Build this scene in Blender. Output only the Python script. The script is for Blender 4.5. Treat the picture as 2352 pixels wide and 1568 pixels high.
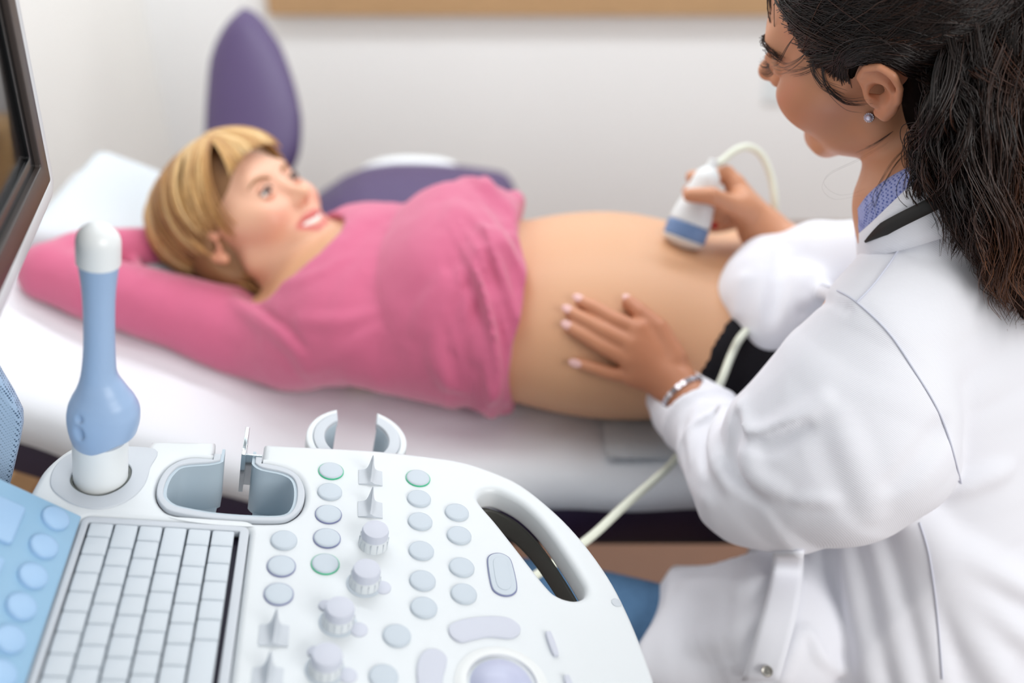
import bpy, math, random
import numpy as np
from mathutils import Vector, Matrix
from mathutils.bvhtree import BVHTree

# ---------------------------------------------------------------- camera, sky, lights, exposure
SC = bpy.context.scene
COL = SC.collection
for _o in list(bpy.data.objects):
    bpy.data.objects.remove(_o)
random.seed(7)
RNG = np.random.default_rng(11)

TH = math.radians(33.5)
CAM = np.array([0.0, 0.0, 1.5])
FPX = 2352 * 35 / 36
cam_d = bpy.data.cameras.new('camera')
cam_d.lens = 35
cam_d.sensor_width = 36
cam_d.clip_start = 0.05
cam_d.dof.use_dof = True
cam_d.dof.focus_distance = 0.84
cam_d.dof.aperture_fstop = 2.0
cam_o = bpy.data.objects.new('camera', cam_d)
cam_o.location = CAM
cam_o.rotation_euler = (math.pi / 2 - TH, 0, 0)
COL.objects.link(cam_o)
SC.camera = cam_o

SC.view_settings.view_transform = 'Standard'
SC.view_settings.look = 'None'
SC.view_settings.gamma = 1
SC.view_settings.use_curve_mapping = False
SC.view_settings.exposure = -0.1

world = bpy.data.worlds.new('daylight')
SC.world = world
world.use_nodes = True
_bg = world.node_tree.nodes['Background']
_bg.inputs['Color'].default_value = (0.93, 0.96, 1.0, 1)
_bg.inputs['Strength'].default_value = 0.37


def area_light(name, loc, target, sx, sy, power, color):
    d = bpy.data.lights.new(name, 'AREA')
    d.shape = 'RECTANGLE'
    d.size, d.size_y = sx, sy
    d.energy = power
    d.color = color
    o = bpy.data.objects.new(name, d)
    o.location = loc
    o.rotation_euler = (Vector(target) - Vector(loc)).to_track_quat('-Z', 'Y').to_euler()
    COL.objects.link(o)
    return o


# a tall window on the right behind the photographer, ceiling panels and an added unseen fill that brightens the back wall
area_light('window_daylight', (2.3, -1.5, 2.3), (0.1, 1.3, 0.8), 2.2, 1.8, 95, (1.0, 0.985, 0.96))
area_light('ceiling_panel', (0.0, 0.95, 2.6), (0.0, 0.95, 0.0), 2.2, 0.9, 13, (1.0, 0.99, 0.975))
area_light('wall_fill_light', (0.4, 2.1, 2.7), (0.4, 2.98, 0.7), 2.8, 0.3, 55, (0.93, 0.965, 1.0))
MESH_Q = 1.0          # mesh fineness factor

# ---------------------------------------------------------------- helpers
_fw = np.array([0, math.cos(TH), -math.sin(TH)])
_up = np.array([0, math.sin(TH), math.cos(TH)])


def ray(x, y):
    return np.array([1.0, 0, 0]) * ((x - 1176) / FPX) + _up * ((784 - y) / FPX) + _fw


def P(x, y, d):                 # a point of the room seen in direction (x, y) at distance d along the view axis
    return CAM + ray(x, y) * d


def lin(h):
    if isinstance(h, str):
        h = h.lstrip('#')
        c = [int(h[i:i + 2], 16) / 255 for i in (0, 2, 4)]
    else:
        c = [v / 255 for v in h]
    return tuple(v / 12.92 if v <= 0.04045 else ((v + 0.055) / 1.055) ** 2.4 for v in c) + (1,)


def nrm(v):
    v = np.asarray(v, float)
    return v / np.linalg.norm(v)


def mat(name, color, rough=0.5, metal=0.0, spec=0.5, noise=0.0, nscale=20, bump=0.0, bscale=200, bdist=0.001,
        sss=0.0, sssr=(0.012, 0.005, 0.003), sheen=0.0, coat=0.0, trans=0.0, color2=None, aniso=0.0, weave=0):
    m = bpy.data.materials.new(name)
    m.use_nodes = True
    nt = m.node_tree
    b = nt.nodes['Principled BSDF']
    b.inputs['Base Color'].default_value = lin(color)
    b.inputs['Roughness'].default_value = rough
    b.inputs['Metallic'].default_value = metal
    b.inputs['Specular IOR Level'].default_value = spec
    b.inputs['Sheen Weight'].default_value = sheen
    b.inputs['Coat Weight'].default_value = coat
    b.inputs['Anisotropic'].default_value = aniso
    if trans:
        b.inputs['Transmission Weight'].default_value = trans
    if sss:
        b.inputs['Subsurface Weight'].default_value = sss
        b.inputs['Subsurface Radius'].default_value = sssr
        b.inputs['Subsurface Scale'].default_value = 1.0
    tc = nt.nodes.new('ShaderNodeTexCoord')
    if noise or color2:
        n = nt.nodes.new('ShaderNodeTexNoise')
        n.inputs['Scale'].default_value = nscale
        n.inputs['Detail'].default_value = 4
        r = nt.nodes.new('ShaderNodeMix')
        r.data_type = 'RGBA'
        c1 = lin(color)
        c2 = lin(color2) if color2 else tuple(v * (1 - noise) for v in c1[:3]) + (1,)
        r.inputs['A'].default_value = c1
        r.inputs['B'].default_value = c2
        nt.links.new(tc.outputs['Object'], n.inputs['Vector'])
        nt.links.new(n.outputs['Fac'], r.inputs['Factor'])
        nt.links.new(r.outputs['Result'], b.inputs['Base Color'])
    if bump:
        bp = nt.nodes.new('ShaderNodeBump')
        bp.inputs['Strength'].default_value = bump
        bp.inputs['Distance'].default_value = bdist
        if weave:
            w = nt.nodes.new('ShaderNodeTexWave')
            w.inputs['Scale'].default_value = weave
            w.inputs['Distortion'].default_value = 0.6
            w.bands_direction = 'DIAGONAL'
            nt.links.new(tc.outputs['Object'], w.inputs['Vector'])
            nt.links.new(w.outputs['Fac'], bp.inputs['Height'])
        else:
            n2 = nt.nodes.new('ShaderNodeTexNoise')
            n2.inputs['Scale'].default_value = bscale
            n2.inputs['Detail'].default_value = 6
            nt.links.new(tc.outputs['Object'], n2.inputs['Vector'])
            nt.links.new(n2.outputs['Fac'], bp.inputs['Height'])
        nt.links.new(bp.outputs['Normal'], b.inputs['Normal'])
    return m


def tag(o, label=None, cat=None, group=None, kind=None):
    if label: o['label'] = label
    if cat: o['category'] = cat
    if group: o['group'] = group
    if kind: o['kind'] = kind
    return o


def thing(name, label, cat, loc, group=None):
    o = bpy.data.objects.new(name, None)
    o.empty_display_size = 0.05
    o.location = [float(v) for v in loc]
    COL.objects.link(o)
    return tag(o, label, cat, group)


def wloc(o):
    return np.array(o.location) if o.parent is None else np.array(o.location) + wloc(o.parent)


def link(name, verts, faces, m, parent=None, smooth=True, uniform=None):
    """verts in room coordinates; the object's origin goes to the middle of its bounds"""
    v = np.asarray(verts, dtype=np.float64).reshape(-1, 3)
    ctr = (v.min(0) + v.max(0)) / 2
    me = bpy.data.meshes.new(name)
    lv = v - ctr
    if isinstance(faces, np.ndarray):
        nf, k = faces.shape
        me.vertices.add(len(lv))
        me.vertices.foreach_set('co', lv.astype(np.float32).ravel())
        me.loops.add(nf * k)
        me.loops.foreach_set('vertex_index', faces.astype(np.int32).ravel())
        me.polygons.add(nf)
        me.polygons.foreach_set('loop_start', np.arange(0, nf * k, k, dtype=np.int32))
        me.update(calc_edges=True)
        me.validate()
    else:
        me.from_pydata(lv.tolist(), [], faces)
        me.update()
    if smooth is True:
        me.polygons.foreach_set('use_smooth', np.ones(len(me.polygons), bool))
    elif smooth:
        me.polygons.foreach_set('use_smooth', np.ones(len(me.polygons), bool))
        me.set_sharp_from_angle(angle=math.radians(smooth))
    o = bpy.data.objects.new(name, me)
    if m: me.materials.append(m)
    COL.objects.link(o)
    if parent is not None:
        o.parent = parent
        o.location = ctr - wloc(parent)
    else:
        o.location = ctr
    return o


class Frame:
    def __init__(s, O, X, Y):
        s.O, s.X = np.array(O, float), nrm(X)
        Y = np.asarray(Y, float)
        s.Y = nrm(Y - s.X * (Y @ s.X))
        s.Z = np.cross(s.X, s.Y)

    def __call__(s, p):
        p = np.asarray(p, float)
        return s.O + p[..., 0:1] * s.X + p[..., 1:2] * s.Y + p[..., 2:3] * s.Z


WORLD = Frame((0, 0, 0), (1, 0, 0), (0, 1, 0))


def catmull(pts, n=6, closed=True):
    p = np.asarray(pts, float)
    N = len(p)
    out = []
    rng_ = range(N) if closed else range(N - 1)
    for i in rng_:
        if closed:
            a, b, c, d = p[(i - 1) % N], p[i], p[(i + 1) % N], p[(i + 2) % N]
        else:
            a, b, c, d = p[max(i - 1, 0)], p[i], p[i + 1], p[min(i + 2, N - 1)]
        for k in range(n):
            t = k / n
            out.append(0.5 * ((2 * b) + (c - a) * t + (2 * a - 5 * b + 4 * c - d) * t * t + (3 * b - a - 3 * c + d) * t ** 3))
    if not closed:
        out.append(p[-1])
    return np.array(out)


def _area(L):
    x, y = L[:, 0], L[:, 1]
    return 0.5 * np.sum(x * np.roll(y, -1) - y * np.roll(x, -1))


def plate(name, loops, z0, z1, bev, m, parent, fr, res=3, smooth=50):
    """a flat body with holes (first loop outer) in a local frame, edges rounded by bev; loops in metres"""
    from mathutils.geometry import delaunay_2d_cdt
    Ls, Ns = [], []
    for i, lp in enumerate(loops):
        L = np.array(lp, float)[:, :2]
        keep = np.linalg.norm(L - np.roll(L, 1, 0), axis=1) > 2e-5
        L = L[keep]
        if (_area(L) > 0) != (i == 0): L = L[::-1]
        d = np.roll(L, -1, 0) - L
        d /= np.linalg.norm(d, axis=1, keepdims=True)
        nn = np.stack([-d[:, 1], d[:, 0]], 1)          # towards the material
        pn = np.roll(nn, 1, 0)
        bi = nn + pn
        bi /= np.maximum(np.linalg.norm(bi, axis=1, keepdims=True), 1e-6)
        sc = 1 / np.maximum((bi * nn).sum(1), 0.55)
        Ls.append(L)
        Ns.append(bi * sc[:, None])
    rows = []
    for k in range(res + 1):
        t = math.pi / 2 * k / res
        rows.append((bev * (1 - math.sin(t)), z0 + bev * (1 - math.cos(t))))
    rows = rows + [(o, z1 + z0 - z) for o, z in rows[::-1]]
    V, F = [], []
    caps = []
    for L, N_ in zip(Ls, Ns):
        n = len(L)
        st = len(V)
        for (o, z) in rows:
            Q = L + N_ * o
            V += [(q[0], q[1], z) for q in Q]
        for r in range(len(rows) - 1):
            for k in range(n):
                a, b2 = st + r * n + k, st + r * n + (k + 1) % n
                F.append((a, b2, b2 + n, a + n))
        caps.append((st, st + (len(rows) - 1) * n, n))
    for top in (0, 1):
        ids, pts, ed = [], [], []
        for c in caps:
            s0 = len(ids)
            base = c[1] if top else c[0]
            for k in range(c[2]):
                ids.append(base + k)
                pts.append(Vector((V[base + k][0], V[base + k][1])))
                ed.append((s0 + k, s0 + (k + 1) % c[2]))
        ov, oe, of, org, _, _ = delaunay_2d_cdt(pts, ed, [], 1, 1e-7)
        mp_ = []
        for i, o in enumerate(org):
            if o: mp_.append(ids[o[0]])
            else:
                V.append((ov[i][0], ov[i][1], z1 if top else z0))
                mp_.append(len(V) - 1)
        ea = np.array([[pts[a], pts[b3]] for a, b3 in ed], float)
        for f in of:
            cx_, cy_ = np.mean([list(ov[i]) for i in f], axis=0)
            y0_, y1_ = ea[:, 0, 1], ea[:, 1, 1]
            cr = (y0_ > cy_) != (y1_ > cy_)
            xi = ea[:, 0, 0] + (cy_ - y0_) / np.where(cr, y1_ - y0_, 1) * (ea[:, 1, 0] - ea[:, 0, 0])
            if (cr & (xi > cx_)).sum() % 2 == 0: continue
            g = tuple(mp_[i] for i in f)
            F.append(g if top else g[::-1])
    return link(name, fr(np.array(V)), F, m, parent, smooth=smooth)


def rect(u0, v0, u1, v1, r=0.0, n=5):
    if r <= 0:
        return [(u0, v0), (u1, v0), (u1, v1), (u0, v1)]
    out = []
    for cx, cy, a0 in ((u1 - r, v0 + r, -90), (u1 - r, v1 - r, 0), (u0 + r, v1 - r, 90), (u0 + r, v0 + r, 180)):
        for k in range(n + 1):
            a = math.radians(a0 + 90 * k / n)
            out.append((cx + r * math.cos(a), cy + r * math.sin(a)))
    return out


def circ(cx, cy, r, n=40, ry=None):
    return [(cx + r * math.cos(2 * math.pi * k / n), cy + (ry or r) * math.sin(2 * math.pi * k / n)) for k in range(n)]


def lathe(name, prof, m, parent, fr, n=40, smooth=40, capped=True):
    """prof: list of (radius, height)"""
    v, f = [], []
    a = np.linspace(0, 2 * math.pi, n, endpoint=False)
    for r, h in prof:
        v += [(r * math.cos(t), r * math.sin(t), h) for t in a]
    for i in range(len(prof) - 1):
        for k in range(n):
            f.append((i * n + k, i * n + (k + 1) % n, (i + 1) * n + (k + 1) % n, (i + 1) * n + k))
    if capped:
        f.append(tuple(range(n))[::-1])
        f.append(tuple((len(prof) - 1) * n + k for k in range(n)))
    return link(name, fr(np.array(v)), f, m, parent, smooth=smooth)


def tube_mesh(paths, radii, sides=6):
    """many tubes in one mesh; paths list of (n,3), radii list of (n,)"""
    V, Fq, off = [], [], 0
    ang = np.linspace(0, 2 * math.pi, sides, endpoint=False)
    ca, sa = np.cos(ang), np.sin(ang)
    for p, r in zip(paths, radii):
        p = np.asarray(p, float)
        n = len(p)
        t = np.gradient(p, axis=0)
        t /= np.linalg.norm(t, axis=1, keepdims=True) + 1e-12
        ref = np.array([0.31, 0.17, 0.93]) if abs(t[0] @ np.array([0.31, 0.17, 0.93])) < 0.9 else np.array([1.0, 0, 0])
        u = np.zeros_like(p)
        q = ref - t[0] * (t[0] @ ref)
        for i in range(n):
            q = q - t[i] * (t[i] @ q)
            q /= np.linalg.norm(q) + 1e-12
            u[i] = q
        w = np.cross(t, u)
        ring = p[:, None, :] + np.asarray(r)[:, None, None] * (u[:, None, :] * ca[None, :, None] + w[:, None, :] * sa[None, :, None])
        V.append(ring.reshape(-1, 3))
        i = np.arange(n - 1)[:, None] * sides
        k = np.arange(sides)[None, :]
        k2 = (k + 1) % sides
        Fq.append(np.stack([i + k, i + k2, i + sides + k2, i + sides + k], -1).reshape(-1, 4) + off)
        off += n * sides
    return np.concatenate(V), np.concatenate(Fq)


# ---- signed distance modelling: smooth unions of tapered limbs, meshed with surface nets
def _hash(ix, iy, iz, seed):
    h = (ix * 374761393 + iy * 668265263 + iz * 2147483647 + seed * 974634777) & 0xffffffff
    h = ((h ^ (h >> 13)) * 1274126177) & 0xffffffff
    return ((h ^ (h >> 16)) & 0xffff) / 65535.0


def vnoise(p, s, seed=0):
    q = np.asarray(p) * s + 100.0
    i = np.floor(q).astype(np.int64)
    f = q - i
    f = f * f * (3 - 2 * f)
    r = 0
    for dx in (0, 1):
        for dy in (0, 1):
            for dz in (0, 1):
                w = (f[:, 0] if dx else 1 - f[:, 0]) * (f[:, 1] if dy else 1 - f[:, 1]) * (f[:, 2] if dz else 1 - f[:, 2])
                r = r + w * _hash(i[:, 0] + dx, i[:, 1] + dy, i[:, 2] + dz, seed)
    return r * 2 - 1


def smin(a, b, k):
    if k <= 0: return np.minimum(a, b)
    h = np.maximum(k - np.abs(a - b), 0) / k
    return np.minimum(a, b) - h * h * k * 0.25


def smax(a, b, k):
    return -smin(-a, -b, k)


def cap(a, b, r1, r2):
    a, b = np.array(a, float), np.array(b, float)
    ab = b - a
    L = ab @ ab + 1e-12

    def f(p):
        q = p - a
        t = np.clip(q @ ab / L, 0, 1)
        return np.linalg.norm(q - t[:, None] * ab, axis=1) - (r1 + (r2 - r1) * t)
    f.c, f.R = (a + b) / 2, math.sqrt(L) / 2 + max(r1, r2)
    return f


def chain(pts, rad, k=0.0):
    fs = [cap(pts[i], pts[i + 1], rad[i], rad[i + 1]) for i in range(len(pts) - 1)]

    def f(p):
        d = fs[0](p)
        for g in fs[1:]:
            d = smin(d, g(p), k)
        return d
    q = np.array(pts, float)
    f.c = (q.min(0) + q.max(0)) / 2
    f.R = np.linalg.norm(q - f.c, axis=1).max() + max(rad)
    return f


def ell(c, r, R=None):
    c, r = np.array(c, float), np.array(r, float)

    def f(p):
        q = p - c
        if R is not None: q = q @ R
        k0 = np.linalg.norm(q / r, axis=1)
        k1 = np.linalg.norm(q / (r * r), axis=1) + 1e-9
        return k0 * (k0 - 1) / k1
    f.c, f.R = c, r.max()
    return f


def loft(secs, sub=3):
    """secs: list of (centre, axis_u, ru, rw); the third axis follows the path; smooth elliptical body"""
    A_ = np.array([list(s[0]) + list(nrm(s[1])) + [s[2], s[3]] for s in secs], float)
    if len(secs) > 2: A_ = catmull(A_, sub, False)
    C_, R_ = A_[:, :3], A_[:, 6:8]
    U_ = [nrm(u) for u in A_[:, 3:6]]

    def f(p):
        best = None
        for i in range(len(C_) - 1):
            a, b = C_[i], C_[i + 1]
            ab = b - a
            L = ab @ ab
            ax = ab / math.sqrt(L)
            q = p - a
            tr = q @ ab / L
            t = np.clip(tr, 0, 1)
            q = q - t[:, None] * ab
            u0 = U_[i] - ax * (U_[i] @ ax)
            u1 = U_[i + 1] - ax * (U_[i + 1] @ ax)
            u = u0 + t[:, None] * (u1 - u0)
            u /= np.linalg.norm(u, axis=1, keepdims=True)
            w = np.cross(ax, u)
            r = R_[i] + t[:, None] * (R_[i + 1] - R_[i])
            qu, qw, ql = (q * u).sum(1), (q * w).sum(1), q @ ax
            rl = r.min(1)
            k0 = np.sqrt((qu / r[:, 0]) ** 2 + (qw / r[:, 1]) ** 2 + (ql / rl) ** 2)
            k1 = np.sqrt((qu / r[:, 0] ** 2) ** 2 + (qw / r[:, 1] ** 2) ** 2 + (ql / rl ** 2) ** 2) + 1e-9
            d = k0 * (k0 - 1) / k1
            best = d if best is None else np.minimum(best, d)
        return best
    f.c = (C_.min(0) + C_.max(0)) / 2
    f.R = np.linalg.norm(C_ - f.c, axis=1).max() + R_.max()
    return f


class Sdf:
    def __init__(s):
        s.ops = []

    def add(s, f, k=0.02, box=None):
        s.ops.append(('a', f, k)); return s

    def addv(s, f, kf):
        s.ops.append(('v', f, kf)); return s

    def sub(s, f, k=0.01):
        s.ops.append(('s', f, k)); return s

    def cut(s, f, k=0.002):          # keep where f < 0
        s.ops.append(('i', f, k)); return s

    def disp(s, f):
        s.ops.append(('d', f, 0)); return s

    def __call__(s, p):
        d = np.full(len(p), 9.0)
        def ev(f):
            if not hasattr(f, 'c'): return f(p)
            v = np.linalg.norm(p - f.c, axis=1) - f.R
            mk = v < 0.05
            if mk.any(): v[mk] = f(p[mk])
            return v
        for o, f, k in s.ops:
            if o == 'a': d = smin(d, ev(f), k)
            elif o == 'v':
                v, kk = f(p), k(p)
                hh = np.maximum(kk - np.abs(d - v), 0) / kk
                d = np.minimum(d, v) - hh * hh * kk * 0.25
            elif o == 's': d = smax(d, -ev(f), k)
            elif o == 'i': d = smax(d, f(p), k)
            else: d = d + f(p)
        return d

    def hit(s, x, y, d0=0.5, d1=2.5):
        """first point of the surface met along the sight line through (x, y)"""
        r = ray(x, y)
        ln = np.linalg.norm(r)
        d = d0
        for _ in range(220):
            v = s((CAM + r * d)[None])[0]
            if v < 0.0004: return CAM + r * d
            d += max(v * 0.6, 0.0006) / ln
            if d > d1: return None
        return CAM + r * d

    def normal(s, q, e=0.002):
        ps = np.array([q + np.array(v) * e for v in ((1, 0, 0), (-1, 0, 0), (0, 1, 0), (0, -1, 0), (0, 0, 1), (0, 0, -1))])
        v = s(ps)
        return nrm([v[0] - v[1], v[2] - v[3], v[4] - v[5]])


def mesh_sdf(f, lo, hi, h):
    lo, hi = np.array(lo, float), np.array(hi, float)
    h = h * MESH_Q
    B = 8
    nb = np.ceil((hi - lo) / (h * B)).astype(int)
    n = nb * B + 1
    val = np.full(n, 1.0, np.float32)
    ctr = [lo[i] + (np.arange(nb[i]) + 0.5) * B * h for i in range(3)]
    G = np.stack(np.meshgrid(*ctr, indexing='ij'), -1).reshape(-1, 3)
    d = f(G)
    rad = B * h * 0.9 * 1.9 + 0.004
    near = np.where(np.abs(d) < rad)[0]
    idx = np.stack(np.unravel_index(np.arange(len(G)), nb), -1)
    far_in = np.where((np.abs(d) >= rad) & (d < 0))[0]
    for j in far_in:
        a = idx[j] * B
        val[a[0]:a[0] + B + 1, a[1]:a[1] + B + 1, a[2]:a[2] + B + 1] = -1
    loc = np.stack(np.meshgrid(*[np.arange(B + 1)] * 3, indexing='ij'), -1).reshape(-1, 3)
    for s0 in range(0, len(near), 400):
        js = near[s0:s0 + 400]
        g = (idx[js] * B)[:, None, :] + loc[None]
        gi = g.reshape(-1, 3)
        val[gi[:, 0], gi[:, 1], gi[:, 2]] = f(lo + gi * h)
    val[0], val[-1] = 1, 1
    val[:, 0], val[:, -1] = 1, 1
    val[:, :, 0], val[:, :, -1] = 1, 1
    sgn = val < 0
    c = sum(sgn[dx:n[0] - 1 + dx, dy:n[1] - 1 + dy, dz:n[2] - 1 + dz].astype(np.int8)
            for dx in (0, 1) for dy in (0, 1) for dz in (0, 1))
    act = (c > 0) & (c < 8)
    cells = np.argwhere(act)
    vid = np.full(act.shape, -1, np.int64)
    vid[act] = np.arange(len(cells))
    acc = np.zeros((len(cells), 3))
    cnt = np.zeros(len(cells))
    corners = [(0, 0, 0), (1, 0, 0), (0, 1, 0), (1, 1, 0), (0, 0, 1), (1, 0, 1), (0, 1, 1), (1, 1, 1)]
    vals = [val[cells[:, 0] + a, cells[:, 1] + b, cells[:, 2] + e] for a, b, e in corners]
    for i in range(8):
        for j in range(i + 1, 8):
            df = np.abs(np.array(corners[i]) - np.array(corners[j])).sum()
            if df != 1: continue
            a, b = vals[i], vals[j]
            mk = (a < 0) != (b < 0)
            t = np.where(mk, a / np.where(mk, a - b, 1), 0)
            pos = np.array(corners[i])[None] + t[:, None] * (np.array(corners[j]) - np.array(corners[i]))[None]
            acc[mk] += pos[mk]
            cnt[mk] += 1
    V = lo + (cells + acc / cnt[:, None]) * h
    F = []
    for ax in range(3):
        o1, o2 = (ax + 1) % 3, (ax + 2) % 3
        s0 = [slice(None)] * 3
        s1 = [slice(None)] * 3
        s0[ax], s1[ax] = slice(0, -1), slice(1, None)
        a, b = sgn[tuple(s0)], sgn[tuple(s1)]
        e = np.argwhere(a != b)
        e = e[(e[:, o1] > 0) & (e[:, o2] > 0) & (e[:, o1] < n[o1] - 1) & (e[:, o2] < n[o2] - 1)]
        ins = a[e[:, 0], e[:, 1], e[:, 2]]
        def cid(d1, d2):
            q = e.copy(); q[:, o1] += d1; q[:, o2] += d2
            return vid[q[:, 0], q[:, 1], q[:, 2]]
        Q = np.stack([cid(-1, -1), cid(0, -1), cid(0, 0), cid(-1, 0)], -1)
        Q[~ins] = Q[~ins][:, ::-1]
        F.append(Q)
    F = np.concatenate(F)
    F = F[(F >= 0).all(1)]
    return V, F


def relax(V, F, it=2, w=0.5):
    E = np.concatenate([F[:, [0, 1]], F[:, [1, 2]], F[:, [2, 3]], F[:, [3, 0]]])
    for _ in range(it):
        acc = np.zeros_like(V)
        c = np.zeros(len(V))
        for k in range(3):
            acc[:, k] = np.bincount(E[:, 0], V[E[:, 1], k], len(V)) + np.bincount(E[:, 1], V[E[:, 0], k], len(V))
        c = np.bincount(E[:, 0], minlength=len(V)) + np.bincount(E[:, 1], minlength=len(V))
        V = V + w * (acc / np.maximum(c, 1)[:, None] - V)
    return V


def blob(name, f, lo, hi, h, m, parent=None, it=2):
    V, F = mesh_sdf(f, lo, hi, h)
    V = relax(V, F, it)
    return link(name, V, F, m, parent)


def paint(o, name, rgb):
    """a per-vertex colour of the thing's own (lips, nails, dye) read by its material"""
    a = o.data.color_attributes.new(name, 'FLOAT_COLOR', 'POINT')
    c = np.ones((len(o.data.vertices), 4), np.float32)
    c[:, :3] = rgb
    a.data.foreach_set('color', c.ravel())


def world_verts(o):
    co = np.zeros(len(o.data.vertices) * 3)
    o.data.vertices.foreach_get('co', co)
    return co.reshape(-1, 3) + wloc(o)


def attr_color(m, name, factor_name='Base Color'):
    nt = m.node_tree
    a = nt.nodes.new('ShaderNodeAttribute')
    a.attribute_name = name
    b = nt.nodes['Principled BSDF']
    nt.links.new(a.outputs['Color'], b.inputs[factor_name])


def box_v(x0, y0, z0, x1, y1, z1):
    v = [(x, y, z) for x in (x0, x1) for y in (y0, y1) for z in (z0, z1)]
    f = [(0, 1, 3, 2), (4, 6, 7, 5), (0, 4, 5, 1), (2, 3, 7, 6), (0, 2, 6, 4), (1, 5, 7, 3)]
    return v, f


def ridge(s, pix, r, h, k=None, deep=False):
    """a cloth fold (or, deep, a crease) running over the surface through the sight lines pix; r radius, h height"""
    q = []
    for x, y in pix:
        a = s.hit(x, y)
        if a is None: continue
        n = s.normal(a, 0.006)
        q.append(a - n * (r - h) if not deep else a + n * (r - h))
    if len(q) < 2: return None
    c = catmull(q, 3, False) if len(q) > 2 else np.array(q)
    rr = np.full(len(c), r)
    t = np.linspace(0, 1, len(c))
    sh = r * 0.55 * np.clip(np.abs(t - 0.5) * 2 - 0.5, 0, 1) * 2 * 0.9
    return chain(c, rr - sh * 0.5, 0.0), (k if k is not None else r * 0.9)


def folds(s, lst):
    todo = []
    for it in lst:
        pix, r, h = it[:3]
        g = ridge(s, pix, r, h, deep=(len(it) > 3))
        if g: todo.append((g, len(it) > 3))
    for (f, k), deep in todo:
        (s.sub if deep else s.add)(f, k)


def ridged(p, ax, f_along, f_across, seed):
    """long creases: 0..1 ridges, fast along the direction ax and slow across it"""
    a = nrm(ax)
    u = nrm(np.cross(a, (0.3, 0.5, 0.81)))
    w = np.cross(a, u)
    q = np.stack([p @ a * f_along, p @ u * f_across, p @ w * f_across], 1)
    return np.clip(1 - 2.2 * np.abs(vnoise(q, 1.0, seed)), 0, 1) ** 1.5


def head_ops(s, c, R, sc=1.0, cheek=1.0, smile=0.0, jaw=0.0):
    L = lambda x, y, z: c + R @ (np.array([x, y, z], float) * sc / 1000)
    m = sc / 1000
    E = lambda ctr, r: ell(L(*ctr), np.array(r, float) * m, R)
    S = lambda ctr, r: cap(L(*ctr), L(ctr[0] + 0.01, ctr[1], ctr[2]), r * m, r * m)
    def K(a, b, r1, r2): return cap(L(*a), L(*b), r1 * m, r2 * m)
    s.add(E((0, -10, 40), (72, 92, 76)), 0)
    s.add(E((0, 30, -12), (60, 60, 84)), 0.03)
    for g in (-1, 1):
        s.add(K((g * 48, 6, -48 - jaw), (g * 17, 68, -90 - jaw), 19, 15), 0.026)
        s.add(S((g * 37, 62 + 3 * smile, -24 + 3 * smile), 25 * cheek), 0.022)
        s.add(S((g * 50, 38, 2), 20), 0.03)
    s.add(S((0, 80, -94 - jaw), 14), 0.02)
    s.add(K((-32, 76, 27), (32, 76, 27), 12, 12), 0.018)
    s.add(E((0, 74, -58), (30, 22, 24)), 0.02)
    for g in (-1, 1):
        s.sub(S((g * 31, 99, 7), 15), 0.02)
    s.add(K((0, 84, 16), (0, 106, -20), 6, 8.5), 0.013)
    s.add(S((0, 110, -23), 8.5), 0.008)
    for g in (-1, 1):
        s.add(S((g * 10, 98, -27), 7.2), 0.007)
        s.add(chain([L(g * 18, 83, 7), L(g * 25, 89, 13), L(g * 33, 89.5, 14), L(g * 44, 80, 8)], [2.5 * m, 4 * m, 4 * m, 2.5 * m]), 0.005)
        s.add(chain([L(g * 18, 83, 5), L(g * 28, 87, 0), L(g * 36, 86, 0), L(g * 44, 79, 6)], [2.5 * m, 3 * m, 3 * m, 2.5 * m]), 0.005)
    w = 24 + 5 * smile
    up_ = 5 * smile
    s.add(chain([L(-w, 80, -59 + up_), L(-10, 94.5, -53.5), L(0, 95.5, -55), L(10, 94.5, -53.5), L(w, 80, -59 + up_)], [2.5 * m, 4.5 * m, 4 * m, 4.5 * m, 2.5 * m]), 0.006)
    s.add(chain([L(-w, 80, -61 + up_), L(-10, 92, -68 - 2 * smile), L(10, 92, -68 - 2 * smile), L(w, 80, -61 + up_)], [2.5 * m, 5 * m, 5 * m, 2.5 * m]), 0.006)
    if smile:
        s.sub(chain([L(-w + 5, 90, -60 + up_ * 0.8), L(0, 100, -62), L(w - 5, 90, -60 + up_ * 0.8)], [3 * m, 5.2 * m, 3 * m]), 0.003)
    return L


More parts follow.
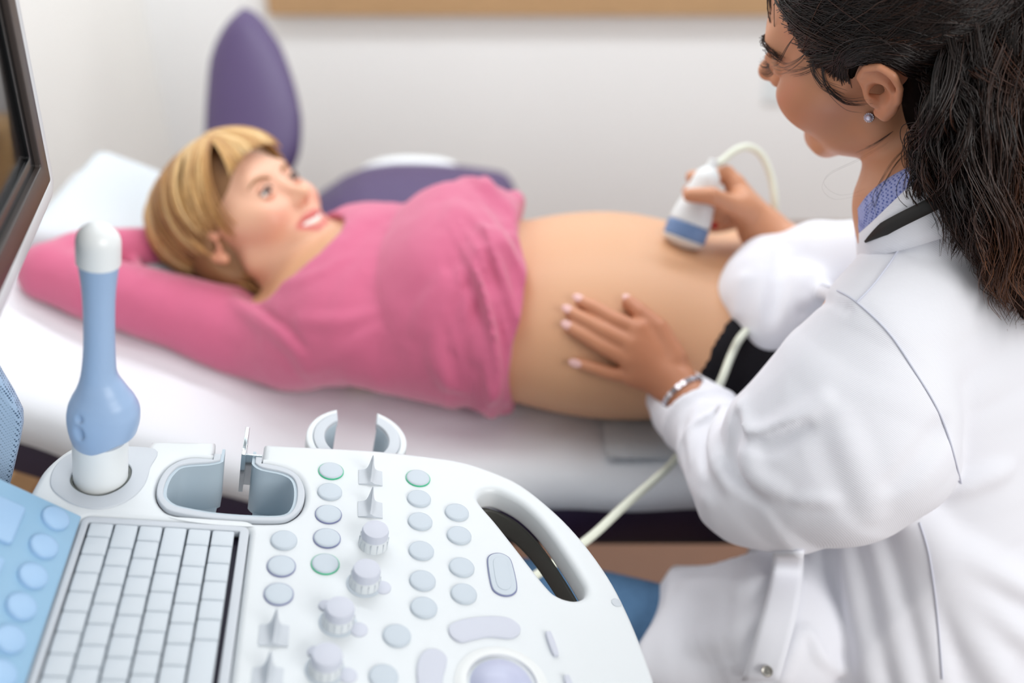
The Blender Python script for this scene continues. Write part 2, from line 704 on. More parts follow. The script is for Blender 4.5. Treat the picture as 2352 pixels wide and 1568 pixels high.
def ear_ops(s, L, m, g=1, R=None, k=0.006):
    # m carries the ear's own size; L places it on the head
    """an ear on side g: helix, antihelix, lobe, tragus and a hollow concha"""
    A = lambda u, v, w: L(g * (71 + w), -6 + u, v)      # u: forward, v: up, w: out from the head
    hel = [A(8, 6, 3), A(8, 17, 8), A(0, 27, 12), A(-12, 29, 15), A(-22, 20, 17), A(-25, 6, 17), A(-21, -8, 15), A(-12, -20, 11)]
    s.add(ell(A(-8, 4, 8), np.array([10, 17, 27]) * m * np.array([0.55, 1, 1]), R), 0.006)
    s.add(chain(hel, [3.6 * m] * 5 + [3.4 * m, 3.2 * m, 3.4 * m]), k * 0.5)
    s.add(chain([A(-12, -18, 11), A(-5, -27, 8), A(1, -25, 6)], [5 * m, 6.2 * m, 4.5 * m]), k)
    s.add(chain([A(-3, 16, 10), A(-14, 10, 13), A(-16, -2, 13), A(-10, -13, 12)], [2.6 * m, 3.2 * m, 3.2 * m, 3.4 * m]), k * 0.6)
    s.sub(ell(A(-4, -1, 16), np.array([12, 10, 11.5]) * m, R), 0.004)
    s.sub(chain([A(2, 21, 16), A(-11, 21, 19), A(-20, 8, 21)], [2.6 * m, 3.4 * m, 2.6 * m]), 0.003)
    s.add(chain([A(5, 2, 6), A(4, -6, 9), A(2, -12, 9)], [3 * m, 4.2 * m, 3.4 * m]), 0.004)
    s.sub(cap(A(0, -2, 9), A(3, -2, 5), 3.6 * m, 2.4 * m), 0.003)


def hair_object(name, paths, radii, m, parent, tones, sides=4):
    V, F = tube_mesh(paths, radii, sides)
    o = link(name, V, F, m, parent)
    n = [len(p) * sides for p in paths]
    t = np.repeat(np.asarray(tones, np.float32), n)
    a = o.data.attributes.new('tone', 'FLOAT', 'POINT')
    a.data.foreach_set('value', t)
    return o


def hair_mat(name, stops, rough=0.35, spec=0.5, coat=0.0):
    m = bpy.data.materials.new(name)
    m.use_nodes = True
    nt = m.node_tree
    b = nt.nodes['Principled BSDF']
    b.inputs['Roughness'].default_value = rough
    b.inputs['Specular IOR Level'].default_value = spec
    a = nt.nodes.new('ShaderNodeAttribute')
    a.attribute_name = 'tone'
    r = nt.nodes.new('ShaderNodeValToRGB')
    el = r.color_ramp.elements
    while len(el) < len(stops): el.new(0.5)
    for e, (p_, c_) in zip(el, stops):
        e.position = p_
        e.color = lin(c_)
    nt.links.new(a.outputs['Fac'], r.inputs['Fac'])
    nt.links.new(r.outputs['Color'], b.inputs['Base Color'])
    return m

# ---------------------------------------------------------------- the room
M_WALL = mat('warm_white_paint', '#eff0f0', 0.85, spec=0.2, noise=0.02, nscale=3)
M_WALL2 = mat('white_paint', '#efeeea', 0.85, spec=0.2, noise=0.02, nscale=3)
M_FLOOR = mat('brown_wood_floor', '#7f5439', 0.5, noise=0.25, nscale=9)
M_WOOD = mat('beige_wood', '#b8946c', 0.5, noise=0.12, nscale=14)


def slab(name, x0, y0, z0, x1, y1, z1, m, kind=None, parent=None):
    v, f = box_v(x0, y0, z0, x1, y1, z1)
    o = link(name, v, f, m, parent, smooth=False)
    if kind: o['kind'] = kind
    return o


slab('floor', -1.08, -1.2, -0.06, 2.6, 2.98, 0, M_FLOOR, 'structure')
slab('wall_back', -1.18, 2.98, 0, 2.6, 3.08, 2.8, M_WALL, 'structure')
slab('wall_left', -1.18, -1.2, 0, -1.08, 2.98, 2.8, M_WALL2, 'structure')
slab('baseboard_left', -1.08, -1.2, 0, -1.062, 2.96, 0.1, M_WOOD, 'structure')
slab('trim_1', -0.71, 2.945, 0.69, 2.6, 2.98, 0.83, M_WOOD, 'structure')

# ---------------------------------------------------------------- exam bed, sheet, chair
M_PURPLE = mat('dark_purple_vinyl', '#2a1c36', 0.42, noise=0.1, nscale=30)
M_PURPLE2 = mat('purple_vinyl', '#47355f', 0.5, noise=0.06, nscale=20)
M_STEEL = mat('painted_steel', '#4a4a50', 0.4, metal=0.6)
M_SHEET = mat('white_cotton_sheet', '#e4e7ec', 0.8, spec=0.2, bump=0.15, bscale=60, bdist=0.003)
M_PILLOW = mat('white_paper_cover', '#cbd1d6', 0.8, spec=0.2, bump=0.1, bscale=40, bdist=0.003)
M_WHITEPL = mat('white_plastic', '#e8ebec', 0.35)
BZ = 0.70           # bed top


def bed_top(x):      # the head end is raised
    return BZ + 0.14 * np.clip((-0.30 - np.asarray(x)) / 0.36, 0, 1) ** 1.2


bed = thing('exam_bed', 'purple upholstered exam bed under the white sheet, the patient lying on it', 'bed', (0.25, 1.27, 0))


def padded(name, x0, x1, y0, y1, zt, th, m, parent, r=0.02, nx=60, ny=24, wob=0.0, seed=3, lift=0.0):
    """a padded slab following the bed's profile with rounded edges"""
    xs, ys = np.linspace(x0, x1, nx), np.linspace(y0, y1, ny)
    V, F = [], []
    def zz(x, y, top):
        ex = min(x - x0, x1 - x, r) / r
        ey = min(y - y0, y1 - y, r) / r
        e = (1 - math.sqrt(max(0, 1 - (1 - max(0, ex)) ** 2))) + (1 - math.sqrt(max(0, 1 - (1 - max(0, ey)) ** 2)))
        b = float(zt(x))
        return b - r * e if top else b - th + r * e * 0.5
    for top in (1, 0):
        for x in xs:
            for y in ys:
                V.append((x, y, zz(x, y, top)))
    V = np.array(V)
    n = nx * ny
    if wob:
        V[:n, 2] += wob * vnoise(V[:n], 9, seed)
    for i in range(nx - 1):
        for j in range(ny - 1):
            a = i * ny + j
            F.append((a, a + ny, a + ny + 1, a + 1))
            F.append((n + a, n + a + 1, n + a + ny + 1, n + a + ny))
    for i in range(nx - 1):
        a = i * ny
        F.append((a, n + a, n + a + ny, a + ny))
        a = i * ny + ny - 1
        F.append((a, a + ny, n + a + ny, n + a))
    for j in range(ny - 1):
        F.append((j, j + 1, n + j + 1, n + j))
        a = (nx - 1) * ny + j
        F.append((a, n + a, n + a + 1, a + 1))
    return link(name, V, F, m, parent, smooth=60)


BY0, BY1 = 0.925, 1.50
padded('mattress', -0.69, 1.45, BY0 + 0.006, BY1 - 0.006, lambda x: bed_top(x) - 0.004, 0.13, M_PURPLE, bed, r=0.02)
slab('frame', -0.55, 1.0, 0.50, 1.35, 1.44, 0.57, M_STEEL, parent=bed)
for px in (-0.30, 1.0):
    slab('pedestal', px - 0.12, 1.12, 0.03, px + 0.12, 1.42, 0.50, M_STEEL, parent=bed)
    slab('foot', px - 0.2, 0.98, 0, px + 0.2, 1.46, 0.04, M_STEEL, parent=bed)

# the sheet: a thin cloth over the top, hanging over both long sides and the head end
xs = np.linspace(-0.70, 1.47, 150)
prof = [(BY0 - 0.012, None)]
V, F = [], []
ny_top = 40
def sheet_rows(x):
    zt = float(bed_top(x))
    hang = 0.052 + 0.006 * math.sin(x * 9) + 0.004 * math.sin(x * 23 + 1)
    pts = [(BY0 - 0.010 + 0.004 * math.sin(x * 31), zt - hang), (BY0 - 0.010 + 0.003 * math.sin(x * 31), zt - hang * 0.5),
           (BY0 - 0.006, zt - 0.014), (BY0 + 0.004, zt - 0.001), (BY0 + 0.02, zt + 0.004)]
    for y in np.linspace(BY0 + 0.04, BY1 - 0.04, ny_top):
        pts.append((y, zt + 0.004))
    pts += [(BY1 - 0.02, zt + 0.004), (BY1 - 0.004, zt), (BY1 + 0.006, zt - 0.014), (BY1 + 0.010, zt - hang)]
    return pts
for x in xs:
    for (y, z) in sheet_rows(x):
        V.append((x, y, z))
nr = len(sheet_rows(0))
V = np.array(V)
V[:, 2] += 0.0022 * vnoise(V * np.array([1, 1, 0.3]), 14, 5) + 0.0012 * vnoise(V * np.array([1.0, 2.2, 0.3]), 34, 6)
for i in range(len(xs) - 1):
    for j in range(nr - 1):
        a = i * nr + j
        F.append((a, a + nr, a + nr + 1, a + 1))
sheet = link('bed_sheet', V, F, M_SHEET)
md = sheet.modifiers.new('thickness', 'SOLIDIFY')
md.thickness = 0.002
tag(sheet, 'white cotton sheet spread over the purple exam bed beneath the patient', 'sheet')

# head pillow under paper cover
pillow = padded('pillow', -0.665, -0.38, 1.19, BY1 - 0.005, lambda x: bed_top(x) + 0.054 - 0.02 * np.clip((np.asarray(x) + 0.5) / 0.1, 0, 1), 0.047, M_PILLOW, None, r=0.03, nx=30, ny=40, wob=0.003)
tag(pillow, 'flat white pillow at the head of the exam bed, behind the blonde hair', 'pillow')

# the purple treatment chair by the wall
chair = thing('treatment_chair', 'purple padded treatment chair with a white armrest, standing behind the exam bed', 'chair', (-0.22, 2.16, 0))
s = Sdf()
bk = []
for (py, l, r) in [(430, 500, 655), (370, 468, 688), (310, 466, 696), (260, 466, 690), (200, 470, 674), (130, 480, 648), (85, 510, 622), (52, 540, 598), (34, 562, 580)]:
    d_ = 2.12 - (py - 200) * 0.0003
    bk.append((P((l + r) / 2, py, d_), (0.93, -0.36, 0), (r - l) / 2 * d_ / FPX * 1.05, 0.045 if py > 60 else 0.03))
s.add(loft(bk), 0)
blob('backrest', s, (-0.8, 1.8, 0.40), (-0.15, 2.5, 1.1), 0.008, M_PURPLE2, chair)
s = Sdf()
s.add(loft([(P(760, 520, 2.1), (0, 1, 0), 0.17, 0.05), (P(850, 490, 2.1), (0, 1, 0), 0.2, 0.065), (P(1000, 486, 2.1), (0, 1, 0), 0.2, 0.065), (P(1125, 498, 2.1), (0, 1, 0), 0.2, 0.06)]), 0)
blob('seat', s, (-0.6, 1.7, 0.30), (0.14, 2.5, 0.66), 0.008, M_PURPLE2, chair)
arm_p = catmull([P(815, 455, 2.25), P(840, 405, 2.25), P(890, 383, 2.25), P(960, 380, 2.25), (P(1025, 388, 2.25)), P(1055, 415, 2.25), P(1060, 460, 2.22)], 6, False)
v, f = tube_mesh([arm_p], [np.full(len(arm_p), 0.020)], 12)
link('armrest', v, f, M_WHITEPL, chair)
lathe('column', [(0.05, 0.03), (0.05, 0.44)], M_STEEL, chair, Frame((-0.17, 2.16, 0), (1, 0, 0), (0, 1, 0)), 24)
lathe('base', [(0.24, 0), (0.24, 0.02), (0.2, 0.04)], M_STEEL, chair, Frame((-0.17, 2.16, 0), (1, 0, 0), (0, 1, 0)), 32)

# switch plate on the back wall
sw = slab('wall_switch', 0.775, 2.972, 0.42, 0.86, 2.98, 0.50, mat('switch_plastic', '#dfe6e8', 0.4))
tag(sw, 'small pale switch plate on the back wall left of the doctor\'s chin', 'switch')
# folded paper towel on the near edge of the bed
v, f = box_v(0, 0, 0, 1, 1, 1)
tw = padded('paper_towel', 0.115, 0.30, 0.935, 1.02, lambda x: BZ + 0.0155, 0.007, M_PILLOW, None, r=0.004, nx=12, ny=8, wob=0.001)
tag(tw, 'folded white paper towel on the bed edge under the doctor\'s forearm', 'towel')

# ---------------------------------------------------------------- ultrasound machine
M_CONS = mat('white_console_plastic', '#d6dbde', 0.38, noise=0.01, nscale=8)
M_RING = mat('pale_grey_plastic', '#bfc5cc', 0.45)
M_WELL = mat('blue_grey_plastic', '#b3c2cc', 0.45)
M_BTN = mat('grey_button_plastic', '#bcc6cf', 0.5)
M_BTN2 = mat('lavender_grey_plastic', '#c3c7d3', 0.5)
M_KEY = mat('key_plastic', '#c6ced5', 0.5)
M_KBASE = mat('dark_key_bed', '#1d1430', 0.6)
M_GREEN = mat('green_translucent', '#3fcf9a', 0.3, trans=0.3)
M_VIOL = mat('violet_grey_translucent', '#7d83ad', 0.3, trans=0.2)
M_BLUE = mat('light_blue_plastic', '#8fb6d2', 0.42, noise=0.03, nscale=10)
M_BLUEB = mat('blue_button_plastic', '#9dbfe0', 0.42)
M_BLACK = mat('black_plastic', '#08090b', 0.25)
M_CHROME = mat('chrome', '#c8d2d6', 0.12, metal=1.0)
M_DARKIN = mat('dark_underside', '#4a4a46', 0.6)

_ps, _ta = math.radians(7.2), math.radians(12)
CX = np.array([math.cos(_ps) * math.cos(_ta), math.sin(_ps) * math.cos(_ta), -math.sin(_ta)])
CY = np.array([-math.sin(_ps), math.cos(_ps), 0])
CO = np.array([-0.2166, 0.5680, 0.9449])
FC = Frame(CO, CX, CY)
mm = lambda L: [(a / 1000, b / 1000) for a, b in L]


def at(u, v, w=0):
    return FC(np.array([u / 1000, v / 1000, w / 1000]))


mach = thing('ultrasound_machine', 'white ultrasound console with keyboard, blue side panel and tilted monitor', 'ultrasound machine', (-0.15, 0.42, 0))

far = [(-158, 20), (-156.5, 40), (-154.5, 57), (-149, 73), (-141, 87), (-129, 98), (-116, 103.5)]
slotP = [(-112, 104), (-110, 70), (-100, 60), (-89, 72), (-82, 90), (-80, 104)]
right = [(60, 115), (110, 117), (160, 115), (190, 111.5), (218, 101), (244, 84.5), (270, 52), (289, 17.5), (303.5, -22), (311, -58), (315.5, -98), (317.5, -135)]
hole2 = [(-27, 92), (-27, 84), (-33, 84.5), (-44.5, 83.5), (-54.5, 78), (-62.5, 66), (-65.8, 50), (-64.5, 34.5), (-57.6, 22.5), (-48.7, 17.2), (-25, 13.5), (5, 13.2), (32, 15.3), (42, 20.8), (48.5, 30.7), (51.2, 44), (50, 57.5), (44.7, 70.8), (35, 79.5), (20, 83.5), (13, 84), (13, 92)]
ring_o = [(-146.2, 43.6), (-147, 58), (-143, 72), (-134, 82.5), (-120, 89.5), (-75.5, 92), (-75, 67.8), (-75.6, 49), (-81, 33), (-91.4, 21), (-106.3, 15.1), (-122.8, 18.4), (-134, 25.6), (-142.2, 33.8)]
# console outline: left edge, far edge with the cable slots, round right end, mirrored near side
top = far + [(-112, 104), (-112, 88)] + [(-80, 88), (-80, 104)] + [(-60, 107), (-27.5, 110.5)] + hole2 + [(13.3, 112.8)] + right
near = [(u, -272 - v) for (u, v) in right[::-1]] + [(0, -384), (-110, -374)] + [(u, -272 - v) for (u, v) in far[::-1]]
outer = []
outer += [tuple(q) for q in catmull(far, 4, False)]
outer += [(-113.5, 104), (-113, 88), (-83, 90), (-80, 105)]
outer += [(-50, 108), (-27.6, 110.5), (-27, 100), (-27, 92)]
outer += [tuple(q) for q in catmull(hole2[1:-1], 4, False)]
outer += [(13, 92), (13.2, 102), (13.3, 112.8)]
outer += [tuple(q) for q in catmull(right, 4, False)]
outer += [tuple(q) for q in catmull(near, 3, False)][1:]
probe_hole = [tuple(q) for q in catmull([(-132, 45), (-131.5, 57), (-126, 68), (-113, 76), (-98, 74), (-90, 66), (-88.3, 55.5), (-90.5, 45.5), (-96.1, 36.8), (-105, 30.6), (-115.9, 30.5), (-126, 36)], 4)]
handle = [tuple(q) for q in catmull([(201.5, 57.2), (203, 67), (211, 73), (222.4, 72.5), (240.7, 59), (256.6, 34), (270, -1), (278.3, -27.5), (280.3, -39), (276.3, -47.3), (267.5, -50.6), (256.2, -47.3), (247.1, -36.3), (225.8, 8.6), (213.7, 33.7)], 4)]
kbhole = rect(-113.6, -276, 10.5, 6.6, 7)
body = plate('console_body', [mm(outer), mm(probe_hole), mm(handle), mm(kbhole)], -0.025, 0, 0.006, M_CONS, mach, FC)
plate('underside', [mm([(u * 0.93 + 5, (v + 136) * 0.93 - 136) for u, v in [(-150, 60)] + [(-120, 92), (-80, 0), (55, 0), (120, 85)] + [(150, 84), (165, 25), (205, -75), (262, -95), (296, -140)] + [(285, -200), (190, -350), (-150, -340)]])], -0.062, -0.024, 0.004, M_DARKIN, mach, FC)
# seam line moulding inside the handle opening
hin = [(u, v) for u, v in handle]
_c = np.mean(hin, 0)
plate('handle_grip', [mm([tuple(_c + (np.array(q) - _c) * np.array([1.10, 1.07])) for q in hin]), mm(hin)], -0.047, -0.0255, 0.002, M_DARKIN, mach, FC)

# ring insert of the probe holder (open towards the far edge)
ro = [tuple(q) for q in catmull(ring_o, 5)]
plate('holder_ring', [mm(ro), mm([(u + 0.2, v) for u, v in probe_hole])], -0.003, 0.0012, 0.001, M_RING, mach, FC)
def wall(name, loop, z0, z1, th, m, closed=True):
    L = np.array(loop)
    n = len(L)
    t = np.roll(L, -1, 0) - np.roll(L, 1, 0)
    if not closed:
        t[0], t[-1] = L[1] - L[0], L[-1] - L[-2]
    t /= np.linalg.norm(t, axis=1, keepdims=True)
    nn = np.stack([t[:, 1], -t[:, 0]], 1)
    Lo = L + nn * th
    V = []
    for q in (L, Lo):
        for z in (z0, z1):
            V += [(a, b, z) for a, b in q]
    V = np.array(V) / 1000
    F = []
    for i in range(n if closed else n - 1):
        j = (i + 1) % n
        F += [(i, j, n + j, n + i), (2 * n + j, 2 * n + i, 3 * n + i, 3 * n + j), (n + i, n + j, 3 * n + j, 3 * n + i), (j, i, 2 * n + i, 2 * n + j)]
    return link(name, FC(V), F, m, mach, smooth=60)
wall('holder_cup', probe_hole, -70, -0.5, 2.0, mat('dark_grey_plastic', '#5d625f', 0.5))
# second holder: U-shaped rim and deep blue grey cup
inner2 = [(-21, 92), (-21, 84), (-29.8, 80), (-50.2, 74.4), (-57.4, 64.4), (-60.4, 50.6), (-59.3, 35), (-51.5, 25.7), (-39.4, 21.8), (-15.6, 18.4), (18.1, 18.5), (36.8, 21.8), (43.8, 32.8), (44.9, 51.5), (41.2, 67), (31.7, 74.6), (14, 78.6), (7.5, 84), (7.5, 92)]
o2 = [tuple(q) for q in catmull(hole2[1:-1], 4, False)]
i2 = [tuple(q) for q in catmull(inner2[1:-1], 4, False)]
plate('holder_rim', [mm([(-27, 92)] + o2 + [(13, 92), (7.5, 92)] + i2[::-1] + [(-21, 92)])], -0.004, 0.0012, 0.001, M_RING, mach, FC)
i3 = [(-21, 100)] + i2 + [(7.5, 100)]
wall('holder_cup', i3[::-1], -52, -0.5, 2.5, M_WELL, closed=False)
lf = [q for q in i2 if q[0] < -17]
rf_ = [q for q in i2 if q[0] > 9]
plate('holder_floor', [mm(lf)], -0.054, -0.050, 0.001, M_WELL, mach, FC)
plate('holder_floor', [mm(rf_)], -0.054, -0.050, 0.001, M_WELL, mach, FC)
# metal catch beside the slot
plate('metal_catch', [mm([(-4, 80), (-0.5, 80), (-0.5, 118), (-4, 118)])], -0.03, 0.012, 0.0006, M_CHROME, mach, FC)
plate('metal_catch', [mm([(-1, 92), (13, 92), (13, 94), (-1, 94)])], -0.032, 0.002, 0.0006, M_CHROME, mach, FC)

# third holder: an open cup on the far side
FH = Frame(at(96, 146, -14), CX, CY)
def arc(r, a0, a1, n=50, rv=None):
    return [(r * math.cos(math.radians(a0 + (a1 - a0) * k / n)), (rv or r) * math.sin(math.radians(a0 + (a1 - a0) * k / n))) for k in range(n + 1)]
def ringpoly(ro_, ri_, g):
    return [(a / 1000, b / 1000) for a, b in arc(ro_, 90 + g, 450 - g) + arc(ri_, 450 - g * ro_ / ri_, 90 + g * ro_ / ri_)]
plate('cup_bracket', [ringpoly(47, 40, 24)], -0.012, 0.001, 0.002, M_CONS, mach, FH)
plate('cup_rim', [ringpoly(40.2, 30, 28)], -0.006, 0.002, 0.001, M_RING, mach, FH)
plate('cup_wall', [ringpoly(32, 29.6, 37)], -0.055, -0.002, 0.0008, M_WELL, mach, FH)

# keyboard
PU = 17.93
kb = plate('keyboard', [mm(rect(-113.4, -275.8, 10.3, 6.4, 6.5)), mm(rect(-108.6, -270, 3.2, 0.6, 1))], -0.006, 0.001, 0.0008, M_RING, mach, FC)
plate('key_bed', [mm(rect(-110, -272, 5, 2, 0))], -0.013, -0.008, 0.0005, M_KBASE, kb, FC)
starts = [[-14.5], [-24.6], [-15.8], [-29.3], [-16.9, -39.0], [-16.5]]
for r in range(6):
    u0 = -107.6 + r * PU + 0.75
    u1 = -107.6 + (r + 1) * PU - 0.75
    edges = [0.2] + list(starts[r])
    while edges[-1] > -160:
        nxt = edges[-1] - 18.1
        if r == 5 and edges[-1] < -104:
            nxt = -190
        edges.append(nxt)
    for a, b in zip(edges[:-1], edges[1:]):
        v0, v1 = b + 0.35, a - 0.35
        base = rect(u0, v0, u1, v1, 1.2, 2)
        cc = np.mean(base, 0)
        V = []
        for sc, z in ((0, -9), (0, 0.2), (-0.5, 1.0), (-1.6, 1.4)):
            for (uu, vv) in base:
                V.append((uu + (sc if uu > cc[0] else -sc), vv + (sc if vv > cc[1] else -sc), z))
        n = len(base)
        F = [tuple(i * n + k for k in ()) for i in ()]
        F = []
        for i in range(3):
            for k in range(n):
                F.append((i * n + k, i * n + (k + 1) % n, (i + 1) * n + (k + 1) % n, (i + 1) * n + k))
        F.append(tuple(3 * n + k for k in range(n)))
        link('key', FC(np.array(V) / 1000), F, M_KEY, kb, smooth=35)


def button(u, v, r=10.6, ring=None, fr=None, m=None, h=2.3):
    fr0 = fr or FC
    f = Frame(fr0(np.array([u / 1000, v / 1000, 0])), fr0.X, fr0.Y)
    R = r / 1000
    hh = h / 1000
    b = lathe('button', [(R * 0.98, -0.002), (R * 0.98, hh * 0.55), (R * 0.93, hh * 0.85), (R * 0.8, hh * 0.98), (R * 0.4, hh * 1.12), (R * 0.02, hh * 1.16)], m or M_BTN, mach, f, 40, 50)
    if ring:
        lathe('light_ring', [(R * 1.035, -0.002), (R * 1.035, hh * 0.40), (R * 1.0, hh * 0.48)], ring, b, f, 40, 50)
    return b


for (u, v, rg) in [(37.5, -6.3, None), (37.3, -33.8, M_VIOL), (37.2, -61.9, M_VIOL),
                   (72, 81, M_GREEN), (71.6, 54, None), (71.2, 26.7, M_VIOL), (70.8, -0.9, M_VIOL), (70.3, -29, M_GREEN),
                   (148, 80.4, M_GREEN), (147.6, 53.5, None), (147.2, 25.4, None), (146.4, -8.6, None), (145.8, -41, None), (145.3, -68.5, None), (124, -96.4, None),
                   (179.6, 39.5, None), (179.2, 11.7, None), (178.3, -24.4, None), (177.6, -52.5, None), (113.6, -133, None)]:
    button(u, v, ring=rg)


def lever(u, v):
    f = Frame(at(u, v, 0), CX, CY)
    us = np.linspace(-10.2, 10.2, 33)
    vs = np.linspace(-9, 9, 13)
    V, F = [], []
    for zt in (1, 0):
        for x in us:
            for y in vs:
                hgt = 15.0 * np.clip((y + 9) / 16, 0, 1) ** 1.6 + 2.0
                z = 0.8 + hgt * (0.10 / (0.10 + (x / 9.0) ** 2)) * (0.25 + 0.75 * math.exp(-(x / 2.6) ** 2)) + 1.2 * (1 - abs(x) / 10.2)
                V.append((x, y, z if zt else -2))
    n = len(us) * len(vs)
    ny = len(vs)
    for i in range(len(us) - 1):
        for j in range(ny - 1):
            a = i * ny + j
            F.append((a, a + ny, a + ny + 1, a + 1))
    for i in range(len(us) - 1):
        a = i * ny
        F.append((a, n + a, n + a + ny, a + ny))
        a = i * ny + ny - 1
        F.append((a, a + ny, n + a + ny, n + a))
    for j in range(ny - 1):
        F.append((j, j + 1, n + j + 1, n + j))
        a = (len(us) - 1) * ny + j
        F.append((a, n + a, n + a + 1, a + 1))
    link('toggle_lever', f(np.array(V) / 1000), F, M_RING, mach, smooth=55)


for (u, v) in [(106.2, 76), (105.6, 35.5), (36.5, -100.8), (35, -138)]:
    lever(u, v)


def knob(u, v, tab=None, dot=None):
    f = Frame(at(u, v, 0), CX, CY)
    if tab is not None:
        lathe('knob_plate', [(0.0138, -0.001), (0.0138, 0.0006), (0.0132, 0.001)], M_BTN, mach, f, 40, 50)
        button(tab[0], tab[1], 6.6, m=M_BTN2, h=1.2)
    k = lathe('knob', [(0.0118, 0), (0.0118, 0.003), (0.0112, 0.0085), (0.0106, 0.0100), (0.0106, 0.0140), (0.0098, 0.0165), (0.006, 0.0176), (0.0003, 0.0178)], M_CONS, mach, f, 48, 45)
    cap_ = lathe('knob_cap', [(0.01085, 0.0098), (0.01085, 0.0142), (0.0100, 0.0168), (0.0062, 0.0179), (0.0003, 0.0182)], M_BTN2, k, f, 48, 45)
    for i in range(14):
        a = 2 * math.pi * i / 14
        fr = Frame(f(np.array([0.0113 * math.cos(a), 0.0113 * math.sin(a), 0.0047])), f.X * math.cos(a) + f.Y * math.sin(a), -f.X * math.sin(a) + f.Y * math.cos(a))
        v_, f_ = box_v(-0.0005, -0.0003, -0.0042, 0.0006, 0.0003, 0.0042)
        link('knob_rib', fr(np.array(v_)), f_, M_RING, k, smooth=False)
    if dot:
        button(dot[0], dot[1], 5.2, m=M_BTN2, h=1.6)


knob(107.6, -4.0)
knob(100.4, -47.0, tab=(114.5, -50))
knob(81, -86.0, tab=(96.5, -92), dot=(71.6, -70.8))
knob(73, -128.5, tab=(89, -132.8), dot=(65.3, -113.7))

pill = lambda s_: [tuple(q) for q in catmull([(211 + (a - 211) * s_, -29.5 + (b + 29.5) * (1 - (1 - s_) * 0.55)) for a, b in [(200.6, -18.3), (203, -10), (210.4, -6.5), (217, -9), (220.4, -16), (221.4, -40), (218.6, -48.4), (211.8, -51.8), (204.5, -49.5), (201, -42)]], 5)]
pb = plate('rocker_button', [mm(pill(1))], -0.002, 0.0016, 0.0007, M_BTN, mach, FC)
plate('rocker_rim', [mm(pill(1.07)), mm(pill(0.99))], -0.002, 0.0011, 0.0005, M_VIOL, pb, FC)
plate('rocker_top', [mm(pill(0.62))], -0.001, 0.0021, 0.0004, M_BTN, pb, FC)
arcb = [(162.8, -90.5), (165, -84), (177, -78), (196, -74.3), (210, -75), (217.5, -81), (218.4, -86.5), (214.4, -92.3), (207.3, -94.6), (192.3, -94), (181, -97), (171.9, -100), (165.6, -97)]
plate('arc_button', [mm([tuple(q) for q in catmull(arcb, 5)])], -0.002, 0.002, 0.0009, M_BTN2, mach, FC)
arcc = [(137.0, -130), (139.5, -116), (146, -108.3), (154, -108.2), (159.4, -114), (158.6, -122), (155, -137), (158, -152), (158.5, -158), (152, -164), (144, -162), (139, -150)]
plate('arc_button', [mm([tuple(q) for q in catmull(arcc, 5)])], -0.002, 0.002, 0.0009, M_BTN2, mach, FC)
for (a, b) in [((240.0, -90), (242.3, -107)), ((247.5, -130), (249.5, -147))]:
    a, b = np.array(a), np.array(b)
    d = nrm(b - a); n_ = np.array([d[1], -d[0]])
    L = [a + n_ * 2.3 - d * 0.5, a - d * 2.4, a - n_ * 2.3 - d * 0.5, b - n_ * 2.3 + d * 0.5, b + d * 2.4, b + n_ * 2.3 + d * 0.5]
    plate('slim_button', [mm([tuple(q) for q in catmull(L, 4)])], -0.002, 0.003, 0.0008, M_BTN2, mach, FC)
# trackball
FT = Frame(at(198, -137, 0), CX, CY)
tb = lathe('trackball_ring', [(0.0345, -0.003), (0.0345, 0.0006), (0.032, 0.0016), (0.029, 0.0030), (0.0262, 0.0026), (0.0250, 0.0), (0.0248, -0.02)], mat('ring_plastic', '#dfe2e2', 0.4), mach, FT, 64, 40, capped=False)
lathe('trackball', [(0.0248 * math.cos(t), -0.006 + 0.0175 * math.sin(t)) for t in np.linspace(-0.9, 1.55, 16)], mat('ball_lavender', '#b9bed6', 0.3), mach, FT, 64, 40)
# notch on the front edge
button(303, -53, 4.2, m=M_RING, h=0.8)

# light blue side panel, tilted up towards the left
al = math.radians(30)
FB = Frame(at(-114.6, 7.1), math.cos(al) * CX - math.sin(al) * FC.Z, CY)
panel = plate('control_panel', [mm(rect(-150, -290, 0, 0, 1.5))], -0.03, 0, 0.0012, M_BLUE, mach, FB)
for (a, v) in [(18.1, -14.9), (19.1, -44.4), (19.1, -73), (19.3, -100.8), (19, -128.1), (17, -155)]:
    button(-a, v, 10.6, fr=FB, m=M_BLUEB, h=3.6)
for v0 in (-18.5, -70, -121.5):
    plate('panel_key', [mm(rect(-84, v0 - 37, -40.4, v0, 3))], -0.002, 0.0035, 0.0016, M_BLUEB, mach, FB)

# speaker with mesh front behind the panel
m_mesh = mat('blue_speaker_mesh', '#7f9fc0', 0.55)
nt = m_mesh.node_tree
tc = nt.nodes.new('ShaderNodeTexCoord')
vo = nt.nodes.new('ShaderNodeTexVoronoi')
vo.inputs['Scale'].default_value = 420
vo.inputs['Randomness'].default_value = 0.0
rmp = nt.nodes.new('ShaderNodeValToRGB')
rmp.color_ramp.elements[0].position = 0.30
rmp.color_ramp.elements[0].color = lin('#35506f')
rmp.color_ramp.elements[1].position = 0.42
rmp.color_ramp.elements[1].color = lin('#a9c3de')
mp = nt.nodes.new('ShaderNodeMapping')
mp.inputs['Rotation'].default_value = (0, 0.3, 0.6)
nt.links.new(tc.outputs['Object'], mp.inputs['Vector'])
nt.links.new(mp.outputs['Vector'], vo.inputs['Vector'])
nt.links.new(vo.outputs['Distance'], rmp.inputs['Fac'])
nt.links.new(rmp.outputs['Color'], nt.nodes['Principled BSDF'].inputs['Base Color'])
ds = 0.80
sp0 = P(47, 975, ds)
FS = Frame(sp0, (0.98, 0.19, -0.05), (0, 0.05, 1.0))
